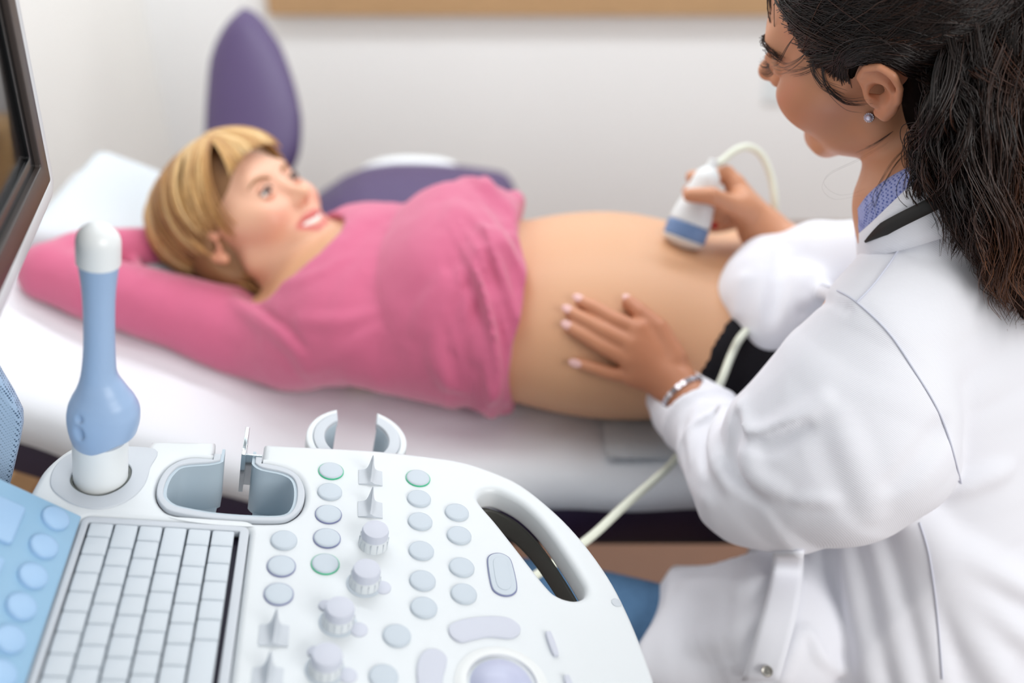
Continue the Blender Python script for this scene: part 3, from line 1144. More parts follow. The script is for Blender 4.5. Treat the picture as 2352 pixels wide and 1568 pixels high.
def fs2(x, y):
    r = ray(x, y); k = ((FS.O - CAM) @ FS.Z) / (r @ FS.Z); q = CAM + r * k - FS.O
    return (float(q @ FS.X), float(q @ FS.Y))
spl = [fs2(-150, 700), fs2(-40, 800), fs2(0, 872), fs2(26, 915), fs2(47, 958), fs2(48, 985), fs2(40, 1030), fs2(24, 1100), fs2(15, 1135), fs2(-150, 1060)]
plate('speaker', [spl], -0.015, 0, 0.004, m_mesh, mach, FS)

# monitor
_D = nrm((-0.196, 0.98, 0)); _nh = nrm((0.98, 0.196, 0))
_g = math.radians(4)
_E = math.cos(_g) * np.array([0, 0, 1.0]) + math.sin(_g) * _nh
MC = P(118, 432, 0.85)
FM = Frame(MC, -_D, _E)          # x: towards the viewer, y: up, origin at the far bottom corner
FM.Z = nrm(np.cross(_E, -_D)) * -1
if FM.Z @ np.array([1.0, 0, 0]) < 0: FM.Z = -FM.Z
def fm2(x, y):
    r = ray(x, y); k = ((FM.O - CAM) @ FM.Z) / (r @ FM.Z); q = CAM + r * k - FM.O
    return (float(q @ FM.X), float(q @ FM.Y))
MW, MH = 0.42, 0.34
rr = 0.016
o_r = rect(0, 0, MW, MH, rr)
# white rear shell
b_ = fm2(95, 400); c_ = fm2(85, 398); d_ = fm2(73, 398)
print('monitor insets', b_, c_, d_)
bz = 0.026
def ins(a): return rect(a, a, MW - a, MH - a, max(0.002, rr - a))
shell = plate('monitor_shell', [ins(-0.002), ins(0.013)], -0.05, 0.0035, 0.003, M_CONS, mach, FM)
plate('monitor_back', [ins(0.004)], -0.055, -0.006, 0.003, M_CONS, mach, FM)
mon = plate('monitor_bezel', [ins(0.0128), ins(0.034)], -0.005, 0.004, 0.001, mat('dark_brown_grey_bezel', '#3d3532', 0.35), mach, FM)
plate('inner_frame', [ins(0.0335), ins(0.046)], -0.005, -0.0005, 0.0005, M_BLACK, mon, FM)
m_scr = mat('glossy_dark_screen', '#0c0a0a', 0.12, spec=0.6)
plate('screen', [ins(0.045)], -0.006, -0.003, 0.0004, m_scr, mon, FM)
slab('monitor_arm', MC[0] - 0.16, MC[1] - 0.28, 0.80, MC[0] - 0.08, MC[1] - 0.20, MC[2] + 0.1, M_CONS, parent=mach)
slab('column', -0.42, 0.28, 0.06, -0.1, 0.56, 0.87, M_CONS, parent=mach)
slab('base', -0.46, 0.20, 0.0, 0.05, 0.64, 0.07, M_RING, parent=mach)

# endocavity probe standing in the holder
M_PBLUE = mat('blue_probe_plastic', '#9db8da', 0.33, noise=0.02, nscale=20)
M_PWHITE = mat('white_probe_plastic', '#e9edee', 0.3)
FP = Frame(at(-111, 55.5, 0), CX, CY)
pr = thing('endocavity_probe', 'upright light blue probe with white rounded tip standing in the console holder', 'ultrasound probe', at(-111, 55.5, -60))
lathe('probe_base', [(0.0208, -0.069), (0.0208, 0.040)], M_PWHITE, pr, FP, 48, 40)
s = Sdf()
L = lambda x, y, z: FP(np.array([x, y, z]) / 1000)
s.add(loft([(L(0.2, 0, 40), CX, 0.0212, 0.0212), (L(0, 0, 52), CX, 0.0238, 0.0235), (L(0, 0, 64), CX, 0.0236, 0.023), (L(-0.5, 0, 80), CX, 0.0172, 0.017), (L(-0.5, 0, 98), CX, 0.0130, 0.0130), (L(0, 0, 125), CX, 0.0112, 0.0112), (L(0, 0, 165), CX, 0.0112, 0.0112), (L(0, 0, 188), CX, 0.0130, 0.0130), (L(0, 0, 200), CX, 0.0146, 0.0146)]), 0)
s.add(loft([(L(8, -2, 80), CY, 0.012, 0.012), (L(14, -2, 67), CY, 0.016, 0.014), (L(12, 0, 50), CY, 0.016, 0.012)]), 0.014)
s.cut(lambda p: ((p - FP.O) @ FP.Z) - 0.1985, 0.001)
s.cut(lambda p: 0.0335 + 0.012 * np.clip(((p - FP.O) @ CX + 0.004) / 0.02, 0, 1) - ((p - FP.O) @ FP.Z), 0.003)
_fa = nrm((-0.35, -0.8, 0.2))
def dimple(x, z, r, dep):
    q = L(x, -40, z)
    dirv = FP.Y
    a = q
    for i in range(200):
        a = q + dirv * i * 0.0004
        if s(a[None])[0] < 0: break
    s.sub(ell(a, (r, dep, r), np.stack([FP.X, FP.Y, FP.Z], 1)), 0.002)
dimple(-12, 57, 0.0062, 0.0022)
dimple(-11, 69.5, 0.003, 0.0018)
blob('probe_handle', s, FP.O - np.array([0.05, 0.05, -0.02]), FP.O + np.array([0.10, 0.06, 0.24]), 0.0013, M_PBLUE, pr, 2)
lathe('probe_tip', [(0.0150, 0.196)] + [(0.0151, 0.206)] + [(0.0151 * math.cos(t), 0.212 + 0.0150 * math.sin(t)) for t in np.linspace(0, 1.55, 12)], M_PWHITE, pr, FP, 48, 40)

# ---------------------------------------------------------------- the woman on the bed
M_SKIN1 = mat('fair_skin', '#d6a683', 0.45, spec=0.4, sss=0.12, noise=0.04, nscale=18, bump=0.05, bscale=300, bdist=0.0006)
M_PINK = mat('pink_knit_top', '#ca6787', 0.85, spec=0.15, sheen=0.3, noise=0.06, nscale=60, bump=0.15, bscale=500, bdist=0.0008)
M_TROUSER = mat('black_cloth', '#141218', 0.8, spec=0.2)
M_EYE = mat('eye_white', '#eeeae4', 0.2)
M_IRIS = mat('grey_iris', '#4a4a4a', 0.2)
M_BROW = mat('brown_brow_hair', '#9c7552', 0.7)
M_TEETH = mat('teeth', '#f2efe9', 0.25)
M_NAIL = mat('pale_pink_nail', '#e6b9b4', 0.25)

pat = thing('person', 'blonde woman in pink top lying on the exam bed, arm behind her head', 'person', (0.1, 1.15, BZ))
PH = np.array([-0.362, 1.246, 0.876])
PR = np.array([[-0.402, 0.672, -0.621], [-0.913, -0.246, 0.325], [0.065, 0.698, 0.713]])
PR = np.stack([nrm(PR[:, 0]), nrm(PR[:, 1] - PR[:, 0] * (PR[:, 1] @ PR[:, 0])), nrm(np.cross(PR[:, 0], PR[:, 1]))], 1)
PS = 0.97
Z0 = BZ + 0.004


def psec(x, yc, wy, hz, sink=0.0):
    return ((x, yc, Z0 + hz - sink), (0, 1, 0), wy, hz)


def torso_secs(o=0.0):
    L = [psec(-0.285, 1.195, 0.10, 0.065), psec(-0.25, 1.185, 0.150, 0.083), psec(-0.205, 1.172, 0.160, 0.098), psec(-0.145, 1.158, 0.158, 0.090), psec(-0.075, 1.150, 0.160, 0.108),
         psec(0.0, 1.146, 0.163, 0.095), psec(0.07, 1.140, 0.168, 0.097), psec(0.15, 1.13, 0.172, 0.098), psec(0.24, 1.118, 0.178, 0.092),
         psec(0.33, 1.11, 0.18, 0.088), psec(0.40, 1.11, 0.165, 0.082)]
    return [(np.array(c) + (0, 0, o), u, a + o, b + o) for c, u, a, b in L]


arm_px = [((655, 790), 1.335, 98), ((540, 762), 1.345, 97), ((420, 720), 1.34, 88), ((300, 684), 1.315, 80), ((190, 653), 1.305, 74), ((112, 628), 1.30, 66)]
fore_px = [((112, 622), 1.305, 64), ((180, 590), 1.34, 58), ((270, 575), 1.37, 50), ((350, 566), 1.40, 42)]
armp = [P(*p, d) for p, d, r in arm_px]
armr = [r * d / FPX for p, d, r in arm_px]
forep = [P(*p, d) for p, d, r in fore_px]
forer = [r * d / FPX for p, d, r in fore_px]
farm = [np.array(v) for v in ((-0.235, 1.31, 0.785), (-0.10, 1.345, 0.755), (0.05, 1.35, 0.745))]

pb_ = Sdf()
pb_.add(loft(torso_secs()), 0)
pb_.add(ell((0.125, 1.128, 0.800), (0.165, 0.165, 0.108)), 0.05)
pb_.add(ell((-0.065, 1.215, 0.865), (0.062, 0.058, 0.05)), 0.03)
pb_.add(ell((-0.075, 1.095, 0.860), (0.062, 0.056, 0.05)), 0.03)
pb_.add(chain(armp, np.array(armr) * 0.8), 0.03)
pb_.add(chain(forep, np.array(forer) * 0.75), 0.01)
pb_.add(chain(farm, [0.05, 0.042, 0.036]), 0.03)
LP = head_ops(pb_, PH, PR, PS, 1.05, 1.0, 7)
pb_.add(cap(LP(0, -12, -45), np.array([-0.262, 1.195, 0.80]), 0.046, 0.055), 0.02)
for g in (-1, 1):
    ear_ops(pb_, LP, PS / 1000, g, PR)
for sy in (1.02, 1.21):
    pb_.add(chain([(0.36, sy + 0.0, Z0 + 0.085), (0.75, sy - 0.01, Z0 + 0.075), (1.12, sy, Z0 + 0.055), (1.30, sy, Z0 + 0.045)], [0.088, 0.06, 0.048, 0.036]), 0.03)
# navel
_nv = pb_.hit(1445, 590)
# hand behind the head: palm and fingers
hp0, hd = forep[-1], nrm(forep[-1] - forep[-2])
pb_.add(cap(hp0, hp0 + hd * 0.07, 0.026, 0.026), 0.01)
for i in range(4):
    off = np.array([0, 0, 0.018]) * (i - 1.5) + np.array([0, 0.0, 0])
    b0 = hp0 + hd * 0.09 + off
    pb_.add(chain([b0, b0 + hd * 0.03, b0 + hd * (0.055 - 0.004 * abs(i - 1.5)) + np.array([0, 0.006, -0.004])], [0.009, 0.0085, 0.007]), 0.006)
pbody = blob('body', pb_, (-0.72, 0.90, 0.66), (1.36, 1.46, 1.04), 0.0042, M_SKIN1, pat, 2)

# lips and cheeks have their own colour
pv = world_verts(pbody)
loc = (pv - PH) @ PR * 1000 / PS
base = np.array(lin('#d4a37e')[:3])
colr = np.tile(base, (len(pv), 1))
fh = np.clip(1 - np.linalg.norm((loc - np.array([0, 40, 0])) / np.array([110, 110, 150]), axis=1), 0, 1) * 2
fh = np.clip(fh, 0, 1)[:, None]
colr = colr * (1 - fh) + fh * np.array(lin('#e6b49a')[:3])
for g in (-1, 1):
    w = np.exp(-np.sum(((loc - np.array([g * 42, 75, -28])) / np.array([22, 30, 18])) ** 2, 1))[:, None] * 0.55
    colr = colr * (1 - w) + w * np.array(lin('#dd8f7f')[:3])
    w = np.exp(-np.sum(((loc - np.array([g * 80, -10, 0])) / np.array([14, 26, 34])) ** 2, 1))[:, None] * 0.5
    colr = colr * (1 - w) + w * np.array(lin('#dd8570')[:3])
lipd = np.minimum(chain([(-27, 82, -54), (-10, 97, -52), (10, 97, -52), (27, 82, -54)], [1, 1, 1, 1])(loc), chain([(-27, 82, -56), (-10, 95, -72), (10, 95, -72), (27, 82, -56)], [1, 1, 1, 1])(loc))
w = np.clip((6.5 - lipd) / 2.5, 0, 1)[:, None] * 0.9
colr = colr * (1 - w) + w * np.array(lin('#c9605f')[:3])
paint(pbody, 'own_colour', colr)
attr_color(M_SKIN1, 'own_colour')

for g in (-1, 1):
    e = lathe('eye', [(0.0118 * math.sin(t), -0.0118 * math.cos(t)) for t in np.linspace(0.05, math.pi - 0.05, 18)], M_EYE, pat, Frame(LP(g * 31, 77.5, 7), PR[:, 0], PR[:, 2]), 24, True)
    gz = nrm(LP(g * 31, 120, 3) - LP(g * 31, 77, 7))
    lathe('iris', [(0.0061, 0.0), (0.0055, 0.0012), (0.0003, 0.0018)], M_IRIS, e, Frame(LP(g * 31, 77.5, 7) + gz * 0.0103, PR[:, 0], np.cross(gz, PR[:, 0])), 20, True)
    s_ = Sdf().add(ell(LP(g * 31, 78.8, 9), (0.0138, 0.0128, 0.0108), PR)).cut(lambda p, g=g: -((p - LP(g * 31, 78, 9.5)) @ PR[:, 2]), 0.001)
    s_.add(Sdf().add(ell(LP(g * 31, 78.8, 4), (0.0138, 0.0126, 0.0105), PR)).cut(lambda p, g=g: ((p - LP(g * 31, 78, 3.0)) @ PR[:, 2]), 0.001), 0)
    lid = blob('eyelid', s_, LP(g * 31, 78, 7) - 0.022, LP(g * 31, 78, 7) + 0.022, 0.0014, M_SKIN1, pat, 1)
    paint(lid, 'own_colour', np.array(lin('#d9a088')[:3]))
    br = [LP(g * x, y, z) for x, y, z in ((14, 90.5, 21), (24, 91, 26), (36, 87, 28), (48, 76, 23))]
    pp = catmull(br, 4, False)
    v, f = tube_mesh([pp], [np.array([0.0021] * (len(pp) - 2) + [0.0015, 0.0006])], 8)
    link('eyebrow', v, f, M_BROW, pat)
    # dark lash line
    la = catmull([LP(g * x, y, z) for x, y, z in ((20, 89, 9), (27, 92.5, 12), (35, 92, 12), (44, 83.5, 7))], 4, False)
    v, f = tube_mesh([la], [np.full(len(la), 0.0013)], 6)
    link('eyelashes', v, f, M_IRIS, pat)
tp = catmull([LP(-21, 85, -56), LP(-10, 91.5, -59), LP(0, 93, -60), LP(10, 91.5, -59), LP(21, 85, -56)], 4, False)
v, f = tube_mesh([tp], [np.full(len(tp), 0.0044)], 10)
link('teeth', v, f, M_TEETH, pat)

# pink top
pt = Sdf()
ts = torso_secs(0.006)
pt.add(loft(ts[:8]), 0)
pt.add(ell((-0.065, 1.218, 0.868), (0.068, 0.064, 0.060)), 0.065)
pt.add(ell((-0.078, 1.095, 0.862), (0.068, 0.062, 0.058)), 0.065)
pt.add(ell((-0.070, 1.15, 0.885), (0.05, 0.085, 0.03)), 0.06)
pt.add(chain(armp, np.array(armr)), 0.045)
pt.add(chain(forep, np.array(forer)), 0.012)
pt.add(chain(farm, [0.058, 0.052, 0.046]), 0.05)
# loose cloth bunched up under the breast
pt.add(loft([((-0.055, 1.148, Z0 + 0.1), (0, 1, 0), 0.172, 0.108), ((-0.012, 1.146, Z0 + 0.104), (0, 1, 0), 0.178, 0.112), ((0.012, 1.146, Z0 + 0.1), (0, 1, 0), 0.174, 0.107)]), 0.05)
_hem = lambda p: p[:, 0] - (-0.004 + 0.016 * np.clip((p[:, 2] - 0.84) / 0.06, 0, 1) + 0.006 * np.sin(p[:, 1] * 26) + 0.004 * vnoise(p, 30, 4))

folds(pt, [
    ([(1108, 545), (1070, 620), (1030, 690), (1000, 760)], 0.013, 0.006),
    ([(1150, 545), (1112, 620), (1075, 700), (1040, 790)], 0.011, 0.006),
    ([(1178, 535), (1140, 630), (1110, 730), (1090, 820)], 0.011, 0.006),
    ([(1150, 650), (1125, 740), (1115, 820), (1135, 900)], 0.011, 0.006),
    ([(1000, 770), (1010, 840), (1050, 900)], 0.012, 0.006),
    ([(1020, 640), (985, 700), (960, 760)], 0.012, 0.004),
    ([(540, 690), (620, 750), (680, 800), (700, 850)], 0.012, 0.004),
    ([(560, 680), (650, 745), (700, 800)], 0.006, 0.003, 1),
    ([(690, 735), (780, 740), (860, 720)], 0.010, 0.003),
    ([(720, 850), (800, 800), (860, 760)], 0.012, 0.003),
    ([(170, 700), (185, 660), (180, 620)], 0.010, 0.003),
    ([(260, 560), (310, 600), (330, 640)], 0.008, 0.003),
    ([(600, 660), (700, 640), (800, 590)], 0.008, 0.002),
])
def _wr(p):
    w = np.clip(1 - np.abs(p[:, 0] + 0.028) / 0.062, 0, 1) ** 0.8
    return -0.016 * w * (ridged(p, (0.93, 0.36, 0.1), 30, 6, 77) - 0.4) - 0.006 * w * (ridged(p, (0.93, 0.36, 0.1), 66, 9, 78) - 0.3)


pt.disp(_wr)
pt.disp(lambda p: -0.0022 * (ridged(p, (0.6, -0.6, 0.3), 16, 4, 79) - 0.3) * np.clip((-0.16 - p[:, 0]) / 0.1, 0, 1))
pt.disp(lambda p: 0.0012 * vnoise(p, 22, 9) + 0.0007 * vnoise(p, 55, 10))
pt.cut(_hem, 0.006)
pt.sub(ell((-0.298, 1.168, 0.865), (0.100, 0.080, 0.066)), 0.006)
pt.sub(cap(PH, (-0.285, 1.175, 0.83), 0.085, 0.062), 0.004)
top_o = blob('pink_top', pt, (-0.74, 0.92, 0.68), (0.06, 1.46, 1.0), 0.004, M_PINK, pat, 1)

# black trousers, waistband low on the hips
tr = Sdf()
tr.add(loft([(np.array(c), u, a + 0.005, b + 0.005) for c, u, a, b in torso_secs()[7:]]), 0)
for sy in (1.02, 1.21):
    tr.add(chain([(0.36, sy + 0.0, Z0 + 0.093), (0.75, sy - 0.01, Z0 + 0.083), (1.10, sy, Z0 + 0.063)], [0.095, 0.07, 0.058]), 0.04)
_wa, _wb = P(1700, 770, 1.22), P(1622, 872, 1.19)
_wn = nrm(np.cross(nrm(_wb - _wa), nrm(np.array([0.2, 0.3, 1.0]))))
if _wn[0] < 0: _wn = -_wn
tr.cut(lambda p: -((p - _wa) @ _wn), 0.003)
tr.disp(lambda p: 0.002 * vnoise(p, 18, 2))
blob('trousers', tr, (0.12, 0.88, 0.68), (1.2, 1.40, 0.96), 0.006, M_TROUSER, pat, 1)

# blonde bob: a base volume and strands combed from the parting
M_BLOND = hair_mat('blonde_hair', [(0.0, '#6f4a2c'), (0.35, '#a87a48'), (0.7, '#cfa468'), (1.0, '#e8cd9a')], 0.45)
M_BLONDB = mat('blonde_hair_base', '#8e6640', 0.6, noise=0.3, nscale=40)
hb = Sdf()
mS = PS / 1000
EH = lambda ctr, r: ell(LP(*ctr), np.array(r, float) * mS, PR)
hb.add(EH((0, -18, 46), (84, 100, 84)), 0)
hb.add(EH((58, -36, -8), (33, 46, 62)), 0.02)
hb.add(EH((-62, -22, -8), (34, 56, 66)), 0.02)
hb.add(EH((0, -70, -30), (70, 45, 70)), 0.02)
hb.sub(EH((0, 92, -28), (64, 74, 92)), 0.012)
hb.sub(EH((84, 14, -34), (36, 34, 46)), 0.012)
hb.sub(EH((60, 50, -70), (60, 60, 40)), 0.012)
hb.disp(lambda p: 0.0015 * vnoise(p, 40, 2))
hair1 = blob('hair', hb, PH - 0.16, PH + 0.17, 0.004, M_BLONDB, pat, 1)
paths, radii, tones = [], [], []
for i in range(900):
    g = 1 if RNG.random() < 0.72 else -1
    y0 = RNG.uniform(-96, 66)
    lay = RNG.uniform(0, 1)
    npt = 16
    t = np.linspace(0, 1, npt)
    end = RNG.uniform(0.78, 1.12)
    th = t * math.radians(132) * end
    # follow an ellipsoid round the side of the head and sweep backwards
    rx = 84 + 6 * lay + 8 * np.sin(np.clip(t, 0, 1) * 2.6)
    yy = y0 * (1 - 0.25 * t) - 26 * t ** 1.4 + (18 * np.sin(math.pi * t) if y0 > 30 else 0)
    yfac = np.sqrt(np.clip(1 - ((yy + 18) / 112) ** 2, 0.05, 1))
    xx = g * rx * np.sin(th) * (0.35 + 0.65 * yfac) + 6
    zz = 44 + (86 + 4 * lay) * np.cos(th) * (0.45 + 0.55 * yfac) * np.where(np.cos(th) > 0, 1, 1.0)
    wv = RNG.normal(0, 1, 3)
    xx += wv[0] * 1.5 * t + 2 * np.sin(t * 7 + wv[1] * 3)
    yy = yy + wv[1] * 5 * t
    zz += wv[2] * 2 * t
    front = ((xx * g > 0) & (yy > 52) & (zz < 50)) | ((yy > -24 - 6 * wv[2]) & (zz < 14 + 5 * wv[0]))
    if front.any() and y0 < 62:
        cutn = int(np.argmax(front))
        if cutn < 5: continue
        xx, yy, zz = xx[:cutn], yy[:cutn], zz[:cutn]
    paths.append(np.array([LP(a, b, c_) for a, b, c_ in zip(xx, yy, zz)]))
    n = len(xx)
    radii.append(np.interp(np.linspace(0, 1, n), [0, 0.2, 0.8, 1], [0.0008, 0.0013, 0.0012, 0.0003]))
    tones.append(np.clip(0.42 + 0.34 * vnoise(np.array([[y0 / 14.0, g * 3.0, 0]]), 1.0, 8)[0] + RNG.normal(0, 0.13) + 0.15 * (lay - 0.5), 0, 1))
# fringe swept over the forehead
for i in range(260):
    a0 = RNG.uniform(-70, 60)
    t = np.linspace(0, 1, 12)
    side = RNG.uniform(-1, 1)
    xx = 8 + (a0 * 0.9) * t + 6 * np.sin(3 * t)
    zz = 128 - 62 * t ** 1.3 - 0.004 * xx ** 2
    yy = 40 + 64 * np.sin(t * 1.5) * np.sqrt(np.clip(1 - (xx / 92) ** 2, 0.1, 1)) - 8 * t
    j = RNG.normal(0, 2, 3)
    paths.append(np.array([LP(a + j[0] * s_, b + 2, c_ + j[2] * s_) for a, b, c_, s_ in zip(xx, yy, zz, t)]))
    radii.append(np.interp(t, [0, 0.2, 0.8, 1], [0.0008, 0.0013, 0.0012, 0.0003]))
    tones.append(np.clip(0.72 + 0.2 * math.sin(a0 * 0.12) + RNG.normal(0, 0.12), 0, 1))
# ends below the ear
for i in range(160):
    t = np.linspace(0, 1, 10)
    y0 = RNG.uniform(-75, -22)
    xx = 66 + RNG.uniform(-16, 12) - 10 * t
    yy = y0 - 10 * t + RNG.uniform(0, 38) * t
    zz = -46 - RNG.uniform(25, 70) * t + 8 * np.sin(t * 3)
    paths.append(np.array([LP(a, b, c_) for a, b, c_ in zip(xx, yy, zz)]))
    radii.append(np.interp(t, [0, 0.2, 0.8, 1], [0.0010, 0.0013, 0.0012, 0.0003]))
    tones.append(np.clip(0.35 + RNG.normal(0, 0.2), 0, 1))
hair_object('hair_strands', paths, radii, M_BLOND, hair1, tones)

# ---------------------------------------------------------------- the doctor
M_SKIN2 = mat('tanned_skin', '#cf9370', 0.42, spec=0.45, sss=0.10, noise=0.05, nscale=25, bump=0.06, bscale=420, bdist=0.0005)
M_COAT = mat('white_coat_cotton', '#e9eaf1', 0.85, spec=0.15, sheen=0.1, bump=0.25, bdist=0.0004, weave=260)
M_SEAM = mat('seam_thread', '#cfd2e0', 0.8)
M_JEAN = mat('blue_denim', '#5b80a6', 0.85, spec=0.15, noise=0.25, nscale=120, bump=0.2, bscale=500, bdist=0.0006)
M_SHIRT = mat('blue_dotted_shirt', '#8a93c9', 0.8, spec=0.15)
M_STRAP = mat('black_strap', '#1c1a19', 0.6)
M_SILVER = mat('silver', '#d7d4dc', 0.15, metal=1.0)
M_BROWD = mat('dark_brow_hair', '#3a241a', 0.6)
M_LASH = mat('black_lash', '#0c0908', 0.6)

doc = thing('person', 'dark-haired doctor in a white coat and jeans, seated, holding the ultrasound probe', 'person', (0.46, 0.82, 0))
DH = np.array([0.335, 0.900, 1.234])
DR = np.array([[0.288, -0.891, -0.348], [0.897, 0.379, -0.230], [0.338, -0.247, 0.908]])
_r, _f = DR[:, 0].copy(), DR[:, 1].copy()
_y = math.radians(7)
_f = nrm(_f * math.cos(_y) + _r * math.sin(_y))
_u = nrm(DR[:, 2] - _f * (DR[:, 2] @ _f))
_n = math.radians(6)
_f, _u = _f * math.cos(_n) - _u * math.sin(_n), _u * math.cos(_n) + _f * math.sin(_n)
DR = np.stack([nrm(np.cross(_f, _u)), _f, _u], 1)
DS = 1.07
_earw = np.array([0.3275, 0.900, 1.234]) + np.array([[0.288, -0.891, -0.348], [0.897, 0.379, -0.230], [0.338, -0.247, 0.908]]) @ np.array([-0.072, -0.006, -0.005])
DH = _earw - DR @ (np.array([-0.072, -0.006, -0.005]) * DS)
NB = P(2125, 475, 0.935)                  # base of the neck

HB = P(1545, 872, 1.19)
# ---- hands
b = Sdf()
LD = head_ops(b, DH, DR, DS, 1.09, 0.3, 8)
for g in (-1, 1):
    b.add(cap(LD(g * 34, 58, -44), LD(g * 38, 42, -66), 0.021, 0.019), 0.024)
b.add(chain([LD(0, -34, -48), (LD(0, -44, -80) + NB) / 2, NB], [0.046, 0.043, 0.056]), 0.018)
LE = lambda x, y, z: LD(math.copysign(71 + (abs(x) - 71) * 0.92, x), -6 + (y + 6) * 0.92, z * 0.92)
ear_ops(b, LE, DS * 0.92 / 1000, -1, DR)
ear_ops(b, LE, DS * 0.92 / 1000, 1, DR)
SL, SR = P(1995, 745, 0.925), np.array([0.49, 0.985, 0.95])
b.add(loft([(NB + (0, 0, 0.01), (-0.6, -0.8, 0), 0.07, 0.06), ((0.42, 0.865, 1.0), (-0.6, -0.8, 0), 0.11, 0.05), ((0.445, 0.85, 0.90), (-0.5, -0.86, 0), 0.12, 0.065),
            ((0.45, 0.82, 0.72), (-0.35, -0.93, 0), 0.12, 0.085), ((0.46, 0.81, 0.60), (-0.25, -0.97, 0), 0.14, 0.1)]), 0.03)
EL = P(1735, 1110, 1.00)
b.add(chain([SL, EL], [0.045, 0.036]), 0.02)


def on_belly(x, y, off):
    q = pb_.hit(x, y)
    return q + pb_.normal(q, 0.004) * off


WR = on_belly(1540, 866, 0.026)
b.add(chain([EL, P(1640, 990, 1.10), WR], [0.036, 0.030, 0.024]), 0.012)
fing = {
    'index': [((1462, 768), .020), ((1410, 744), .0165), ((1366, 716), .0125), ((1336, 699), .0085)],
    'middle': [((1450, 797), .021), ((1388, 766), .0170), ((1342, 740), .0125), ((1312, 722), .0085)],
    'ring': [((1447, 825), .020), ((1386, 797), .0160), ((1342, 772), .0120), ((1311, 755), .0085)],
    'little': [((1452, 856), .017), ((1402, 850), .0135), ((1362, 839), .0105), ((1330, 831), .0080)],
}
NAILS = []
for nm_, jj in fing.items():
    q = [on_belly(x, y, o) for (x, y), o in jj]
    wd = 0.0092 if nm_ != 'little' else 0.0080
    b.add(cap(WR, q[0], 0.019, 0.0125), 0.012)
    b.add(chain(q, [wd * 1.18, wd * 1.02, wd * 0.92, wd * 0.80]), 0.0035)
    NAILS.append((q[3], nrm(q[3] - q[2]), pb_.normal(q[3], 0.004)))
th_ = [on_belly(1538, 826, 0.022), on_belly(1505, 765, 0.018), on_belly(1468, 730, 0.014), on_belly(1443, 703, 0.009)]
b.add(chain(th_, [0.017, 0.0125, 0.0105, 0.0088]), 0.006)
NAILS.append((th_[3], nrm(th_[3] - th_[2]), pb_.normal(th_[3], 0.004)))

# ---- the probe she holds: its axis decides where the right hand closes
TB = pb_.hit(1563, 566)
_dB = (TB - CAM) @ _fw
TT = P(1623, 412, _dB - 0.012)
TA = nrm(TT - TB)
TV = nrm((CAM - TB) - TA * ((CAM - TB) @ TA))        # towards the viewer's side
TW = np.cross(TA, TV)                                # sideways
if TW[0] < 0: TW = -TW
TL = np.linalg.norm(TT - TB)


def tp_(h, side, front):
    """a point of the held probe: h along it, side to the right, front to the near side"""
    return TB + TA * h + TW * side + TV * front


WR2 = P(1752, 530, _dB + 0.015)
K1 = P(1688, 424, _dB + 0.012)
K2 = P(1700, 452, _dB + 0.030)
K3 = P(1706, 478, _dB + 0.045)
K4 = P(1706, 500, _dB + 0.055)
for kq in (K1, K2, K3, K4):
    b.add(cap(WR2, kq, 0.022, 0.0135), 0.014)
b.add(cap(WR2, P(1700, 468, _dB - 0.006), 0.022, 0.018), 0.014)
b.add(chain([P(1712, 482, _dB - 0.008), P(1668, 466, _dB - 0.024), tp_(0.070, 0.012, 0.0305), tp_(0.062, -0.012, 0.0305)], [0.0165, 0.0120, 0.0108, 0.0088]), 0.006)
b.add(chain([K1, P(1668, 398, _dB + 0.012), tp_(0.096, 0.008, -0.030), tp_(0.088, -0.018, -0.026)], [0.0118, 0.0108, 0.0098, 0.0085]), 0.004)
b.add(chain([K2, tp_(0.075, 0.038, -0.030), tp_(0.072, 0.008, -0.036), tp_(0.070, -0.016, -0.030)], [0.0118, 0.0108, 0.0098, 0.0085]), 0.004)
b.add(chain([K3, tp_(0.054, 0.042, -0.030), tp_(0.052, 0.012, -0.036), tp_(0.050, -0.012, -0.034)], [0.0118, 0.0105, 0.0095, 0.0085]), 0.004)
lf_ = [K4, P(1682, 505, _dB + 0.045), P(1658, 515, _dB + 0.022), P(1638, 519, _dB + 0.010)]
b.add(chain(lf_, [0.0110, 0.0095, 0.0088, 0.0075]), 0.004)
EL2 = P(1880, 610, 1.24)
b.add(chain([WR2, EL2, SR], [0.024, 0.034, 0.042]), 0.012)
dbody = blob('body', b, (0.04, 0.56, 0.54), (0.64, 1.24, 1.40), 0.0017, M_SKIN2, doc, 2)
dv = world_verts(dbody)
loc = (dv - DH) @ DR * 1000 / DS
base = np.array(lin('#cf9370')[:3])
colr = np.tile(base, (len(dv), 1))
inh = (np.linalg.norm(loc, axis=1) < 170)
for g in (-1, 1):
    w = (np.exp(-np.sum(((loc - np.array([g * 46, 60, -26])) / np.array([24, 34, 24])) ** 2, 1)) * 0.6 * inh)[:, None]
    colr = colr * (1 - w) + w * np.array(lin('#cf7f62')[:3])
    w = (np.exp(-np.sum(((loc - np.array([g * 84, -14, 2])) / np.array([16, 30, 38])) ** 2, 1)) * 0.45 * inh)[:, None]
    colr = colr * (1 - w) + w * np.array(lin('#dd9272')[:3])
lipd = np.minimum(chain([(-24, 82, -56), (-10, 95, -54), (10, 95, -54), (24, 82, -56)], [1, 1, 1, 1])(loc), chain([(-24, 82, -58), (-10, 93, -69), (10, 93, -69), (24, 82, -58)], [1, 1, 1, 1])(loc))
w = (np.clip((5.5 - lipd) / 2.0, 0, 1) * 0.85)[:, None]
colr = colr * (1 - w) + w * np.array(lin('#b05a52')[:3])
hw = (np.clip(1 - np.abs(dv[:, 0] - 0.15) / 0.12, 0, 1) * (dv[:, 2] < 0.95))[:, None] * 0.75
colr = colr * (1 - hw) + hw * np.array(lin('#b5714f')[:3])
paint(dbody, 'own_colour', colr)
